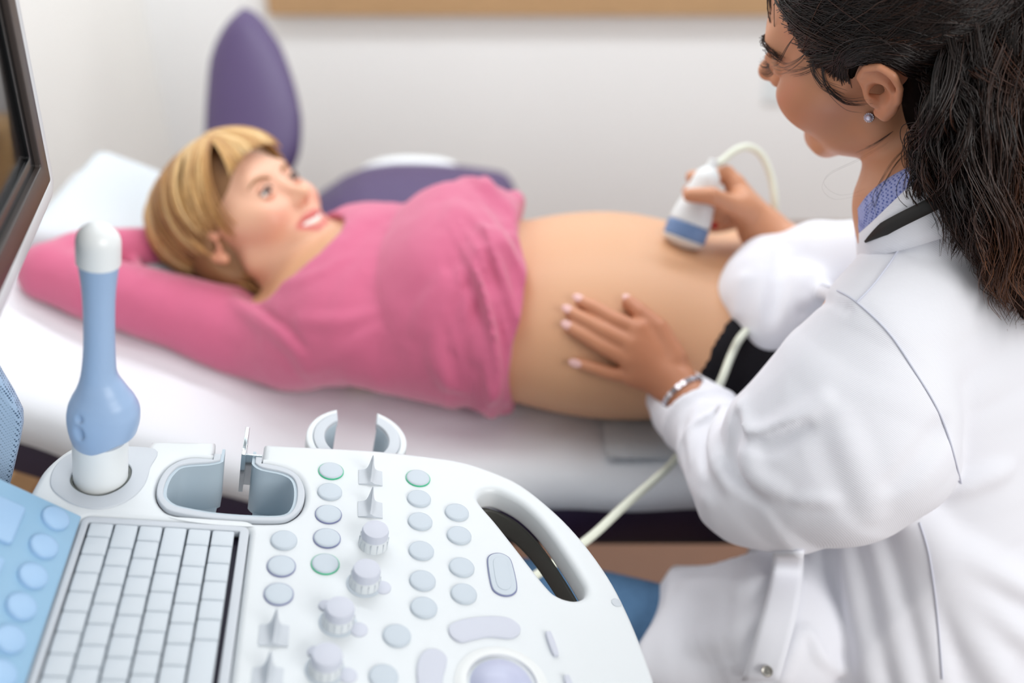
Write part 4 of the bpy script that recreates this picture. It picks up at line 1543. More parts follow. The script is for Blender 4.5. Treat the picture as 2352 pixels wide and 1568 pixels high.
attr_color(M_SKIN2, 'own_colour')
for q, d_, n_ in NAILS:
    n_ = nrm(n_ - d_ * (n_ @ d_))
    s_ = Sdf().add(ell(q + n_ * 0.0060 + d_ * 0.0020, (0.0085, 0.0052, 0.0016), np.stack([d_, np.cross(n_, d_), n_], 1)))
    blob('fingernail', s_, q - 0.016, q + 0.016, 0.0009, M_NAIL, dbody, 1)
rn = nrm(lf_[3] - lf_[2])
_nv = nrm((CAM - lf_[3]) - rn * ((CAM - lf_[3]) @ rn))
s_ = Sdf().add(ell(lf_[3] + _nv * 0.0056 + rn * 0.002, (0.008, 0.005, 0.0016), np.stack([rn, np.cross(_nv, rn), _nv], 1)))
blob('fingernail', s_, lf_[3] - 0.016, lf_[3] + 0.016, 0.0009, mat('red_nail', '#b3202c', 0.2), dbody, 1)

for g in (-1, 1):
    e = lathe('eye', [(0.0118 * math.sin(t), -0.0118 * math.cos(t)) for t in np.linspace(0.05, math.pi - 0.05, 18)], M_EYE, doc, Frame(LD(g * 31, 77, 6), DR[:, 0], DR[:, 2]), 24, True)
    s_ = Sdf().add(ell(LD(g * 31, 78.5, 9), (0.0140, 0.0128, 0.0105), DR)).cut(lambda p, g=g: -((p - LD(g * 31, 78, 5.0)) @ DR[:, 2]), 0.001)
    lid = blob('eyelid', s_, LD(g * 31, 78, 8) - 0.02, LD(g * 31, 78, 8) + 0.02, 0.0012, M_SKIN2, doc, 1)
    paint(lid, 'own_colour', base * 0.9)
    # brow: short hairs along the arch
    ps_, rs_ = [], []
    arch = catmull([LD(g * x, y, z) for x, y, z in ((13, 90.5, 22), (23, 91.5, 27), (35, 88.5, 31), (46, 80, 29), (53, 70, 22))], 10, False)
    for i in range(230):
        k = RNG.integers(0, len(arch) - 6)
        a = arch[k] + RNG.normal(0, 0.0016, 3)
        d_ = (arch[k + 5] - arch[k]) * RNG.uniform(0.8, 1.5) + DR[:, 2] * 0.0015
        ps_.append(np.array([a, a + d_ * 0.5 + DR[:, 1] * 0.0008, a + d_]))
        rs_.append([0.0004, 0.0003, 0.0001])
    v, f = tube_mesh(ps_, rs_, 3)
    link('eyebrow', v, f, M_BROWD, doc)
    if g > 0: continue
    ps_, rs_ = [], []
    for i in range(30):
        t = i / 29
        a = LD(g * (19 + 26 * t), 89.5 + 3.5 * math.sin(t * math.pi) - 5 * t * t, 5.0 + 1.0 * math.sin(math.pi * t))
        o_ = DR[:, 1] * (0.007 + RNG.uniform(-0.001, 0.002)) + DR[:, 0] * g * 0.009 * (t - 0.35) + RNG.normal(0, 0.0006, 3)
        ps_.append(np.array([a, a + o_ * 0.4 - DR[:, 2] * 0.001, a + o_ * 0.8 + DR[:, 2] * 0.0008, a + o_ + DR[:, 2] * 0.004]))
        rs_.append([0.0003, 0.00025, 0.0002, 0.00008])
    v, f = tube_mesh(ps_, rs_, 3)
    link('eyelashes', v, f, M_LASH, doc)

# stud earring
ec = b.hit(1997, 268)
en = b.normal(ec, 0.003)
FE = Frame(ec + en * 0.0012, np.cross(en, (0, 0, 1)), np.cross(en, np.cross(en, (0, 0, 1))))
if FE.Z @ en < 0: FE.Z = -FE.Z
ear_ = lathe('earring', [(0.0042, -0.001), (0.0046, 0.0006), (0.0038, 0.0014), (0.0030, 0.0012)], M_SILVER, doc, FE, 24, 40)
lathe('crystal', [(0.0030, 0.0010), (0.0032, 0.0020), (0.0019, 0.0034), (0.0004, 0.0036)], mat('clear_crystal', '#e9e2f6', 0.02, spec=1.0, metal=0.5), ear_, FE, 8, False)
for i in range(14):
    a = 2 * math.pi * i / 14
    FQ = Frame(FE(np.array([0.0039 * math.cos(a), 0.0039 * math.sin(a), 0.0010])), FE.X, FE.Y)
    lathe('small_stone', [(0.0008, 0), (0.0009, 0.0005), (0.0004, 0.0010)], M_SILVER, ear_, FQ, 6, False)

# ---- white coat
ct = Sdf()
UL = (-0.66, -0.75, 0)
ct.add(loft([(NB + np.array([0.012, -0.004, 0.012]), UL, 0.074, 0.060), ((0.425, 0.862, 1.048), UL, 0.140, 0.066), ((0.436, 0.86, 0.99), UL, 0.158, 0.088),
             ((0.44, 0.85, 0.90), (-0.5, -0.86, 0), 0.156, 0.118), ((0.452, 0.825, 0.78), (-0.4, -0.92, 0), 0.150, 0.128),
             ((0.452, 0.815, 0.70), (-0.3, -0.95, 0), 0.158, 0.150), ((0.455, 0.805, 0.60), (-0.2, -0.98, 0), 0.180, 0.180), ((0.46, 0.80, 0.50), (-0.15, -0.98, 0), 0.20, 0.20)]), 0)
def pxs(L): return [P(x, y, d) for x, y, d, r in L], [r * d / FPX for x, y, d, r in L]
# pleats of the skirt, fanning out from under the elbow
folds(ct, [
    ([(2060, 1150), (2110, 1190), (2190, 1258), (2290, 1316), (2345, 1345), (2420, 1380)], 0.016, 0.0135),
    ([(2060, 1150), (2110, 1205), (2185, 1310), (2280, 1405), (2345, 1455), (2420, 1500)], 0.016, 0.0135),
    ([(2060, 1120), (2110, 1215), (2165, 1340), (2235, 1460), (2300, 1560), (2330, 1600)], 0.018, 0.013),
    ([(2060, 1120), (2085, 1215), (2112, 1340), (2138, 1460), (2160, 1560), (2168, 1600)], 0.014, 0.011),
    ([(1990, 1150), (2015, 1245), (2042, 1370), (2066, 1480), (2085, 1570), (2092, 1610)], 0.014, 0.011),
    ([(1930, 1160), (1948, 1255), (1968, 1380), (1988, 1480), (2005, 1570), (2010, 1610)], 0.014, 0.010),
    ([(2180, 1120), (2225, 1110), (2270, 1092), (2310, 1082)], 0.012, 0.005),
    ([(1890, 1180), (1902, 1265), (1906, 1360), (1912, 1460), (1918, 1560)], 0.011, 0.007, 1),
    ([(1870, 1180), (1862, 1265), (1850, 1360), (1835, 1460), (1815, 1560)], 0.016, 0.005),
])
sl1 = [(2020, 775, 0.915, 150), (1945, 895, 0.930, 178), (1850, 1020, 0.96, 190), (1745, 1105, 1.00, 142), (1655, 1015, 1.075, 103), (1582, 945, 1.145, 86), (1548, 900, 1.19, 66)]
lsl = Sdf()
a_, r_ = pxs(sl1)
lsl.add(chain(a_[:4], r_[:4]), 0)
lsl.add(chain(a_[3:], r_[3:]), 0.025)
a_, r_ = pxs([(2030, 960, 0.92, 142), (2000, 1030, 0.925, 168), (1930, 1080, 0.945, 168), (1840, 1120, 0.97, 132)])
lsl.add(chain(a_, r_), 0.04)
a_, r_ = pxs([(2035, 900, 0.915, 128), (2060, 1005, 0.918, 118), (2090, 1050, 0.925, 95)])
lsl.add(chain(a_, r_), 0.04)
_ck, _fa = P(1690, 1020, 1.04), nrm(P(1566, 930, 1.175) - P(1745, 1105, 1.0))
lsl.disp(lambda p: 0.002 * vnoise(p, 11, 41))
lsl.disp(lambda p: -0.0085 * np.exp(-((np.linalg.norm(p - _ck, axis=1) / 0.105) ** 2)) * (ridged(p, _fa + np.array([0, 0, 0.35]), 24, 4.5, 42) - 0.3))
lsl.disp(lambda p: -0.0030 * (ridged(p, (0.7, -0.3, 0.65), 11, 3.0, 43) - 0.3))
ct.addv(lsl, lambda p: np.interp(p[:, 2], [0.86, 0.98, 1.03], [0.003, 0.012, 0.04]))
# right sleeve with its hanging cuff
a_, r_ = pxs([(1783, 590, 1.28, 55), (1800, 640, 1.25, 92), (1872, 600, 1.24, 70)])
sr = Sdf().add(chain(a_, r_), 0)
a_, r_ = pxs([(1760, 610, 1.25, 70), (1722, 690, 1.215, 72), (1768, 770, 1.18, 60)])
sr.add(chain(a_, r_), 0.03)
a_, r_ = pxs([(1740, 650, 1.22, 70), (1800, 720, 1.18, 82), (1840, 690, 1.18, 80)])
sr.add(chain(a_, r_), 0.03)
a_, r_ = pxs([(1872, 600, 1.24, 72), (1960, 640, 1.20, 70)])
sr.add(chain(list(a_) + [SR], list(r_) + [0.05]), 0.02)
sr.add(chain([EL2, SR], [0.052, 0.062]), 0.02)
ct.add(sr, 0.015)
# cuffs are open at the wrist
ct.sub(cap(WR + nrm(WR - P(1655, 1015, 1.075)) * 0.024, WR + nrm(WR - P(1655, 1015, 1.075)) * 0.12, 0.032, 0.05), 0.004)
ct.sub(cap(P(1655, 1015, 1.075), WR, 0.02, 0.027), 0.003)
ct.sub(cap(WR2, P(1790, 585, _dB + 0.01), 0.030, 0.028), 0.004)
# skirt of the coat draped over her thigh, open at the knee side
TH0, TH1 = P(1720, 1450, 1.10), P(1300, 1405, 1.20)
_td = nrm(TH1 - TH0)
fl = Sdf().add(loft([(P(1780, 1440, 1.07), (0, 1, 0), 0.085, 0.076), (P(1680, 1440, 1.105), (0, 1, 0), 0.080, 0.062), (P(1580, 1440, 1.13), (0, 1, 0), 0.080, 0.054), (P(1440, 1430, 1.16), (0, 1, 0), 0.078, 0.052)]))
_fe = P(1500, 1410, 1.13)
fl.cut(lambda p: (p - _fe) @ nrm((-1.0, 0.42, 0.25)) + 0.004 * np.sin(p[:, 1] * 60), 0.004)
fl.sub(chain([TH0 + (0, 0, -0.035), TH1 + (0, 0, -0.035)], [0.062, 0.054]), 0.004)
fl.cut(lambda p: 0.592 + 0.02 * np.clip((p[:, 0] - 0.2) / 0.05, 0, 1) * -4 + 0.004 * np.sin(p[:, 0] * 50) - p[:, 2], 0.004)
fl.disp(lambda p: 0.003 * vnoise(p, 12, 51))
ct.addv(fl, lambda p: np.full(len(p), 0.012))
ct.cut(lambda p: 0.53 - p[:, 2], 0.004)
nx = nrm(NB - LD(0, -14, -50))
COATBASE = ct
folds(ct, [
    # elbow crook and sleeve
    ([(1700, 935), (1706, 985), (1745, 1000), (1820, 968), (1890, 920)], 0.011, 0.006),
    ([(1690, 960), (1700, 1012), (1760, 1024), (1850, 985)], 0.008, 0.005, 1),
    ([(1660, 930), (1640, 990), (1648, 1060), (1670, 1110)], 0.010, 0.006),
    ([(1640, 950), (1618, 1010), (1620, 1080)], 0.007, 0.004, 1),
    ([(1610, 930), (1588, 990), (1590, 1060)], 0.010, 0.004),
    ([(1685, 985), (1680, 1050), (1700, 1110), (1740, 1150)], 0.008, 0.005, 1),
    ([(1715, 1030), (1730, 1090), (1790, 1130)], 0.012, 0.004),
    ([(1560, 1000), (1580, 1080), (1620, 1150)], 0.010, 0.003),
    ([(1830, 1150), (1870, 1148), (1910, 1150)], 0.008, 0.003),
    ([(1925, 960), (1955, 1040), (1990, 1130), (2005, 1180)], 0.014, 0.003),
    ([(2060, 1110), (2110, 1060), (2150, 1010), (2170, 985)], 0.012, 0.004, 1),
    ([(1850, 690), (1900, 665), (1960, 690)], 0.010, 0.003),
    ([(1840, 720), (1890, 690), (1945, 712)], 0.006, 0.003, 1),
    ([(1760, 1330), (1690, 1345), (1620, 1345), (1560, 1335)], 0.012, 0.004),
    ([(1740, 1420), (1670, 1450), (1600, 1480)], 0.014, 0.004),
    ([(1700, 560), (1705, 640), (1690, 720)], 0.012, 0.004),
    ([(1800, 1560), (1822, 1500), (1842, 1452), (1868, 1466), (1890, 1510), (1930, 1540)], 0.008, 0.004),
    ([(1800, 560), (1790, 640), (1770, 740)], 0.010, 0.004, 1),
])
ct.disp(lambda p: -0.003 * np.clip((0.84 - p[:, 2]) / 0.06, 0, 1) * np.clip((p[:, 0] - 0.33) / 0.04, 0, 1) * (ridged(p, (-0.75, 0.6, 0.28), 11, 2.2, 61) - 0.3))
ct.disp(lambda p: 0.0016 * vnoise(p, 13, 21) + 0.0007 * vnoise(p, 34, 22))
coat = blob('white_coat', ct, (0.10, 0.50, 0.50), (0.70, 1.26, 1.16), 0.0034, M_COAT, doc, 1)


def seam(pix, r=0.0008, m=M_SEAM, name='seam'):
    q = [ct.hit(x, y) for x, y in catmull(pix, 7, False)]
    c = np.array([a + nrm(CAM - a) * 0.0006 for a in q if a is not None])
    for _ in range(2): c[1:-1] = (c[:-2] + 2 * c[1:-1] + c[2:]) / 4
    v, f = tube_mesh([c], [np.full(len(c), r)], 6)
    return link(name, v, f, m, coat)


seam([(1884, 650), (1925, 668), (1968, 694), (2040, 762), (2100, 850), (2150, 932), (2180, 1005), (2198, 1070), (2208, 1110)])
seam([(1968, 692), (2000, 660), (2035, 615), (2062, 575)])
seam([(2112, 1200), (2132, 1265), (2147, 1360), (2157, 1460), (2165, 1560)])
# button placket down the front
lft = [(1776, 1268), (1768, 1330), (1752, 1400), (1732, 1470), (1706, 1560)]
rgt = [(1846, 1268), (1842, 1330), (1832, 1400), (1816, 1470), (1790, 1560)]
V, F = [], []
for (l, r) in zip(catmull(lft, 5, False), catmull(rgt, 5, False)):
    for t in np.linspace(0, 1, 6):
        q = ct.hit(*(l + (r - l) * t))
        if q is None: q = P(*(l + (r - l) * t), 1.05)
        V.append(q)
V = np.array(V).reshape(-1, 6, 3)
for _ in range(6):
    V[1:-1] = (V[:-2] + V[1:-1] * 2 + V[2:]) / 4
V = (V + nrm(CAM - V.mean((0, 1))) * 0.006).reshape(-1, 3)
n_ = len(V) // 6
F = [(i * 6 + j, i * 6 + j + 1, i * 6 + 7 + j, i * 6 + 6 + j) for i in range(n_ - 1) for j in range(5)]
pk = link('button_placket', V, F, M_COAT, coat)
mdf = pk.modifiers.new('thickness', 'SOLIDIFY'); mdf.thickness = 0.004; mdf.offset = 1 if False else 0
M_SNAP = mat('grey_metal_snap', '#a8a59e', 0.3, metal=0.8)
for (x, y) in [(1818, 1296), (1762, 1541)]:
    q = ct.hit(x, y)
    n = nrm(CAM - q)
    FQ = Frame(q + n * 0.0125, np.cross(n, (0, 0, 1)), np.cross(n, np.cross(n, (0, 0, 1))))
    if FQ.Z @ n < 0: FQ.Z = -FQ.Z
    lathe('snap_button', [(0.0056, -0.002), (0.0056, 0.0006), (0.0048, 0.0014), (0.0036, 0.0008), (0.0016, 0.0008), (0.0012, 0.0014), (0.0002, 0.0015)], M_SNAP, coat, FQ, 24, 40)

# shirt collar, dotted blue
nt = M_SHIRT.node_tree
tc = nt.nodes.new('ShaderNodeTexCoord')
vo = nt.nodes.new('ShaderNodeTexVoronoi'); vo.inputs['Scale'].default_value = 360; vo.inputs['Randomness'].default_value = 0.15
rp = nt.nodes.new('ShaderNodeValToRGB')
rp.color_ramp.elements[0].position = 0.32; rp.color_ramp.elements[0].color = lin('#5f6cae')
rp.color_ramp.elements[1].position = 0.44; rp.color_ramp.elements[1].color = lin('#a3aad8')
nt.links.new(tc.outputs['Object'], vo.inputs['Vector'])
nt.links.new(vo.outputs['Distance'], rp.inputs['Fac'])
nt.links.new(rp.outputs['Color'], nt.nodes['Principled BSDF'].inputs['Base Color'])
tpx = [(1958, 500, 0.985), (1980, 462, 0.955), (2010, 430, 0.925), (2050, 402, 0.900), (2095, 380, 0.888), (2140, 372, 0.885), (2190, 372, 0.90)]
bpx = [(1966, 548, 0.985), (1992, 528, 0.955), (2025, 500, 0.925), (2065, 465, 0.900), (2105, 432, 0.888), (2145, 412, 0.885), (2190, 410, 0.90)]
tc_ = catmull([P(*q) for q in tpx], 5, False)
bc_ = catmull([P(*q) for q in bpx], 5, False)
V, F = [], []
NW = 6
def fit_neck(L, o):
    """keep the collar outside the neck"""
    out = []
    for a in L:
        r_ = nrm(a - CAM)
        d = np.linalg.norm(a - CAM)
        while b((CAM + r_ * d)[None])[0] < o: d -= 0.001
        out.append(CAM + r_ * d)
    out = np.array(out)
    for _ in range(3): out[1:-1] = (out[:-2] + out[1:-1] * 2 + out[2:]) / 4
    return out
tc_, bc_ = fit_neck(tc_, 0.003), fit_neck(bc_, 0.004)
for a, c_ in zip(tc_, bc_):
    out_ = nrm(CAM - a)
    for k in range(NW):
        t = k / (NW - 1)
        V.append(a + (c_ - a) * t + out_ * 0.004 * math.sin(math.pi * t))
F = [(i * NW + j, i * NW + j + 1, i * NW + NW + 1 + j, i * NW + NW + j) for i in range(len(tc_) - 1) for j in range(NW - 1)]
lpx = [(1968, 602, 0.99), (2004, 592, 0.958), (2044, 582, 0.927), (2090, 572, 0.901), (2130, 560, 0.888), (2170, 548, 0.885), (2210, 535, 0.90)]
lc_ = fit_neck(catmull([P(*q) for q in lpx], 5, False), 0.005)
V2 = []
for a, c_ in zip(bc_, lc_):
    out_ = nrm(CAM - a)
    for k in range(NW):
        t = k / (NW - 1)
        V2.append(a + (c_ - a) * (t * 1.1 - 0.12) + out_ * (0.0045 * math.sin(math.pi * min(1, t * 1.2)) + 0.002))
cc_ = link('coat_collar', np.array(V2), F, M_COAT, coat)
mdf = cc_.modifiers.new('thickness', 'SOLIDIFY'); mdf.thickness = 0.003; mdf.offset = -1
sc_ = link('shirt_collar', np.array(V), F, M_SHIRT, doc)
mdf = sc_.modifiers.new('thickness', 'SOLIDIFY'); mdf.thickness = 0.003; mdf.offset = -1
# black strap lying across the collar
sp = [(1986, 556), (2022, 530), (2066, 506), (2115, 482), (2170, 455)]
q = fit_neck(catmull([P(x, y, d) for (x, y), d in zip(sp, (0.965, 0.93, 0.90, 0.885, 0.88))], 5, False), 0.009)
_bv = lambda a: min(b(a[None])[0] - 0.009, ct(a[None])[0] - 0.004)
q = np.array([a + nrm(CAM - a) * max(0, -_bv(a)) for a in q])
for _ in range(6): q[1:-1] = (q[:-2] + q[1:-1] * 2 + q[2:]) / 4
q = q + np.array([nrm(CAM - a) for a in q]) * 0.002
V, F = [], []
for i, a in enumerate(q):
    t = nrm(q[min(i + 1, len(q) - 1)] - q[max(i - 1, 0)])
    w_ = nrm(np.cross(t, CAM - a)) * (0.001 + 0.0052 * min(1, i / 6))
    V += [a - w_, a + w_]
F = [(2 * i, 2 * i + 1, 2 * i + 3, 2 * i + 2) for i in range(len(q) - 1)]
st_ = link('neck_strap', V, F, M_STRAP, doc)
mdf = st_.modifiers.new('thickness', 'SOLIDIFY'); mdf.thickness = 0.0025

# watch bracelet at the left wrist: a chain of links
wc = WR + nrm(P(1640, 990, 1.10) - WR) * 0.019
wx = nrm(P(1640, 990, 1.10) - WR)
w1 = nrm(np.cross(wx, (0, 0, 1))); w2 = np.cross(wx, w1)
V, F = [], []
brc = None
for k in range(26):
    a = 2 * math.pi * k / 26
    c_ = wc + (w1 * math.cos(a) + w2 * math.sin(a)) * 0.0265
    FQ = Frame(c_, -w1 * math.sin(a) + w2 * math.cos(a), wx)
    v, f = box_v(-0.0027, -0.0030, -0.0014, 0.0027, 0.0030, 0.0014)
    F += [tuple(i + len(V) for i in q_) for q_ in f]
    V += list(FQ(np.array(v)))
link('bracelet', np.array(V), F, M_SILVER, doc, smooth=False)

# jeans
_kd = np.array([0, 0, -0.016])
je = Sdf().add(chain([P(1760, 1460, 1.09) + _kd, P(1560, 1435, 1.14) + _kd, P(1300, 1405, 1.20), P(1210, 1400, 1.225)], [0.062, 0.052, 0.058, 0.058]))
je.add(chain([P(1210, 1400, 1.225), P(1210, 1400, 1.225) + np.array([0.0, 0.02, -0.30]), P(1210, 1400, 1.225) + np.array([0.02, 0.0, -0.50])], [0.056, 0.047, 0.042]), 0.02)
_k2 = np.array([0.36, 0.93, 0.49])
je.add(chain([(0.47, 0.88, 0.50), _k2, _k2 + np.array([0, 0.0, -0.28]), _k2 + np.array([0.02, 0, -0.46])], [0.075, 0.056, 0.046, 0.042]), 0.02)
je.add(ell((0.47, 0.82, 0.52), (0.13, 0.16, 0.09)), 0.03)
je.disp(lambda p: 0.002 * vnoise(p, 16, 31))
blob('jeans', je, (-0.06, 0.55, 0.02), (0.66, 1.08, 0.66), 0.005, M_JEAN, doc, 1)
for q in (P(1210, 1400, 1.225) + np.array([0.02, 0.0, -0.50]), _k2 + np.array([0.02, 0, -0.46])):
    s_ = Sdf().add(cap((q[0] + 0.02, q[1], 0.045), (q[0] - 0.13, q[1], 0.035), 0.042, 0.034)).cut(lambda p: -p[:, 2], 0.003)
    blob('shoe', s_, (q[0] - 0.2, q[1] - 0.08, -0.02), (q[0] + 0.1, q[1] + 0.08, 0.12), 0.005, M_WHITEPL, doc, 1)
# the stool she sits on
stool = thing('swivel_stool', 'round black swivel stool under the seated doctor in the white coat', 'stool', (0.48, 0.82, 0))
FQ = Frame((0.48, 0.82, 0), (1, 0, 0), (0, 1, 0))
lathe('seat', [(0.16, 0.36), (0.18, 0.375), (0.18, 0.40), (0.165, 0.415)], M_STRAP, stool, FQ, 40)
lathe('post', [(0.025, 0.04), (0.025, 0.36)], M_CHROME, stool, FQ, 20)
lathe('base', [(0.22, 0), (0.22, 0.03), (0.05, 0.045)], M_STEEL, stool, FQ, 40)

# ---------------------------------------------------------------- the doctor's long dark hair
M_DARK = hair_mat('dark_brown_hair', [(0.0, '#0c0706'), (0.4, '#21140f'), (0.7, '#46291b'), (1.0, '#875636')], 0.34, 0.5)
M_DARKB = mat('dark_hair_base', '#110a08', 0.8, spec=0.08, noise=0.3, nscale=60)
HZ = [-140, -60, -35, -16, -8, 4, 22, 45, 70, 95, 130]
HYv = [-36, -30, -22, -4, 24, 36, 45, 52, 63, 80, 120]
hairline = lambda z: np.interp(z, HZ, HYv)
mS = DS / 1000
EH = lambda ctr, r: ell(LD(*ctr), np.array(r, float) * mS, DR)
hd_ = Sdf()
hd_.add(EH((0, -16, 42), (80, 101, 86)), 0)
hd_.add(EH((0, -50, -20), (64, 52, 62)), 0.03)


def _hl(p):
    l = (p - DH) @ DR * 1000 / DS
    return (l[:, 1] - hairline(l[:, 2])) * 0.0007


hd_.cut(_hl, 0.006)
for g in (-1, 1):
    hd_.sub(EH((g * 80, -10, -2), (44, 21, 31)), 0.004)
tail_c = [P(2335, 60, 0.86), P(2310, 200, 0.87), P(2285, 360, 0.885), P(2280, 490, 0.90), P(2325, 600, 0.905), P(2365, 700, 0.908)]
hd_.add(chain(tail_c, [0.046, 0.040, 0.036, 0.030, 0.022, 0.014]), 0.03)
hd_.add(chain([P(2200, 180, 0.885), P(2190, 320, 0.895), P(2160, 430, 0.91)], [0.040, 0.034, 0.020]), 0.03)
hd_.add(chain([P(2165, 230, 0.895), P(2135, 330, 0.905), P(2095, 400, 0.91)], [0.026, 0.020, 0.008]), 0.02)
hd_.disp(lambda p: 0.002 * vnoise(p, 30, 12))
dhair = blob('hair', hd_, (0.22, 0.70, 0.98), (0.58, 1.06, 1.42), 0.003, M_DARKB, doc, 1)

paths, radii, tones = [], [], []
def addp(q, r0, tone, tip=0.15):
    n = len(q)
    t = np.linspace(0, 1, n)
    paths.append(q)
    radii.append(r0 * np.interp(t, [0, 0.1, 0.75, 1], [0.8, 1, 0.9, tip]))
    tones.append(np.clip(tone, 0, 1) if np.ndim(tone) == 0 else tone)


def wave(q, amp, lam, ph, grow=True):
    q = np.asarray(q)
    L_ = np.concatenate([[0], np.cumsum(np.linalg.norm(np.diff(q, axis=0), axis=1))])
    t = nrm(q[-1] - q[0])
    a = nrm(np.cross(t, (0.2, 0.9, 0.3))); c_ = np.cross(t, a)
    k = (np.linspace(0, 1, len(q)) ** (0.8 if grow else 0.2))[:, None]
    return q + k * amp * (a * np.sin(L_ / lam * 2 * math.pi + ph)[:, None] + 0.7 * c_ * np.cos(L_ / lam * 2 * math.pi * 0.93 + ph * 1.3)[:, None])


# combed back over the scalp towards the gather at the back of the head
ctr = np.array([0, -16, 42.0]); rad = np.array([80, 101, 86.0])
G0 = np.array([0, -100, 38.0])
for i in range(3600):
    z = RNG.uniform(-28, 120)
    y = hairline(z) + RNG.uniform(-40, 4) * (0.4 if RNG.random() < 0.55 else 2.2)
    if (z < 26 and y > -22 and z > -34) and RNG.random() < 0.93:      # leave the ear clear
        if z < 14: continue
    d = (np.array([0, y, z]) - ctr) / rad
    rem = 1 - d[1] ** 2 - d[2] ** 2
    if rem < 0.0: rem = 0.0
    sgn_ = -1 if RNG.random() < 0.8 else 1
    d[0] = sgn_ * math.sqrt(rem)
    d = nrm(d)
    g = nrm((G0 + np.array([RNG.normal(0, 26) - 18, -6, RNG.normal(0, 40)]) - ctr) / rad)
    om = math.acos(np.clip(d @ g, -1, 1))
    if om < 0.25: continue
    n = 18
    t = np.linspace(0, 1, n)
    q = (np.sin((1 - t) * om)[:, None] * d + np.sin(t * om)[:, None] * g) / math.sin(om)
    lift = 1.0 + RNG.uniform(0.005, 0.055) * np.sin(np.clip(t * 1.2, 0, 1) * math.pi * 0.75) + 0.004
    sag = np.zeros((n, 3)); sag[:, 2] = -RNG.uniform(0, 10) * np.sin(t * math.pi)
    loc_ = ctr + q * rad * lift[:, None] + sag
    if ((loc_[:, 1] > -34) & (loc_[:, 1] < 14) & (loc_[:, 2] > -34) & (loc_[:, 2] < 27)).any(): continue
    w_ = np.array([LD(*v) for v in loc_])
    w_ = wave(w_, RNG.uniform(0.0004, 0.0028), RNG.uniform(0.04, 0.09), RNG.uniform(0, 6.28), False)
    addp(w_, RNG.uniform(0.00022, 0.0005), 0.28 + RNG.normal(0, 0.16) + 0.12 * math.sin(z * 0.3), 0.5)

# over and in front of the ear, sweeping back
for i in range(620):
    y0, z0 = RNG.uniform(14, 46), RNG.uniform(-10, 36)
    if y0 > hairline(z0) + 4: continue
    def sx(y, z, l=1.5):
        return -(80 * math.sqrt(max(0.05, 1 - ((y + 16) / 103) ** 2 - ((z - 42) / 88) ** 2)) + l)
    j = RNG.normal(0, 1, 6)
    up1 = max(z0 + 6, 27 + abs(j[0]) * 6)
    pts_ = [(y0, z0), (min(y0 - 8, 10 + 2 * j[1]), up1), (-14 + 3 * j[2], up1 + 8 + 2 * j[3]), (-40 + 3 * j[2], 24 + 8 * j[4]), (-60 + 4 * j[5], -8 + 14 * j[3])]
    w_ = np.array([LD(sx(y, z, 2.0 + 1.6 * abs(j[0])), y, z) for y, z in pts_])
    addp(wave(catmull(w_, 7, False), RNG.uniform(0.0004, 0.0016), 0.05, RNG.uniform(0, 6.28), False), RNG.uniform(0.00022, 0.00045), 0.28 + RNG.normal(0, 0.14), 0.4)

# tail: locks of wavy hair falling over the back of the shoulder
for lk in range(220):
    bk_ = 0.0 if lk < 150 else RNG.uniform(0.035, 0.085)          # the far side of the tail too
    ex = RNG.uniform(2110, 2460)
    s0 = P(np.clip(2290 + (ex - 2290) * 0.7 + RNG.normal(0, 50), 2130, 2450), RNG.uniform(-60, 190), RNG.uniform(0.785, 0.84) + bk_)
    ey = np.interp(ex, [2110, 2160, 2200, 2260, 2330, 2430], [470, 520, 590, 655, 750, 790]) * RNG.uniform(0.80, 1.02)
    e_ = P(ex, ey, RNG.uniform(0.862, 0.892) + bk_ * 0.35)
    m1 = P(np.clip(2285 + (ex - 2285) * 0.85 + RNG.normal(0, 34), 2140, 2470), RNG.uniform(220, 300), RNG.uniform(0.79, 0.845) + bk_)
    m2 = P(np.clip(ex + RNG.normal(0, 26), 2110, 2470), RNG.uniform(min(380, ey - 90), ey - 70), RNG.uniform(0.825, 0.872) + bk_ * 0.7)
    base_ = catmull([s0, m1, m2, e_], 12, False)
    amp, lam, ph = RNG.uniform(0.003, 0.010), RNG.uniform(0.06, 0.11), RNG.uniform(0, 6.28)
    base_ = wave(base_, amp, lam, ph)
    tone0 = 0.25 + 0.36 * np.clip((ex - 2200) / 160, 0, 1) + RNG.normal(0, 0.12)
    for s_ in range(22):
        off = RNG.normal(0, 0.0034, 3)
        t = np.linspace(0, 1, len(base_))
        spread = (0.9 + 0.5 * t - 0.7 * np.clip(t - 0.8, 0, 1) * 3)[:, None]
        q = base_ + off * spread
        q = wave(q, RNG.uniform(0.0004, 0.0016), RNG.uniform(0.03, 0.06), RNG.uniform(0, 6.28))
        k = len(q) - int(RNG.uniform(0, 5))
        tn = np.clip(tone0 + RNG.normal(0, 0.08) + 0.55 * np.clip(t[:k] - 0.45, 0, 1), 0, 1)
        paths.append(q[:k]); tones.append(tn)
        radii.append(RNG.uniform(0.00025, 0.00055) * np.interp(np.linspace(0, 1, k), [0, 0.1, 0.8, 1], [0.8, 1, 0.9, 0.2]))

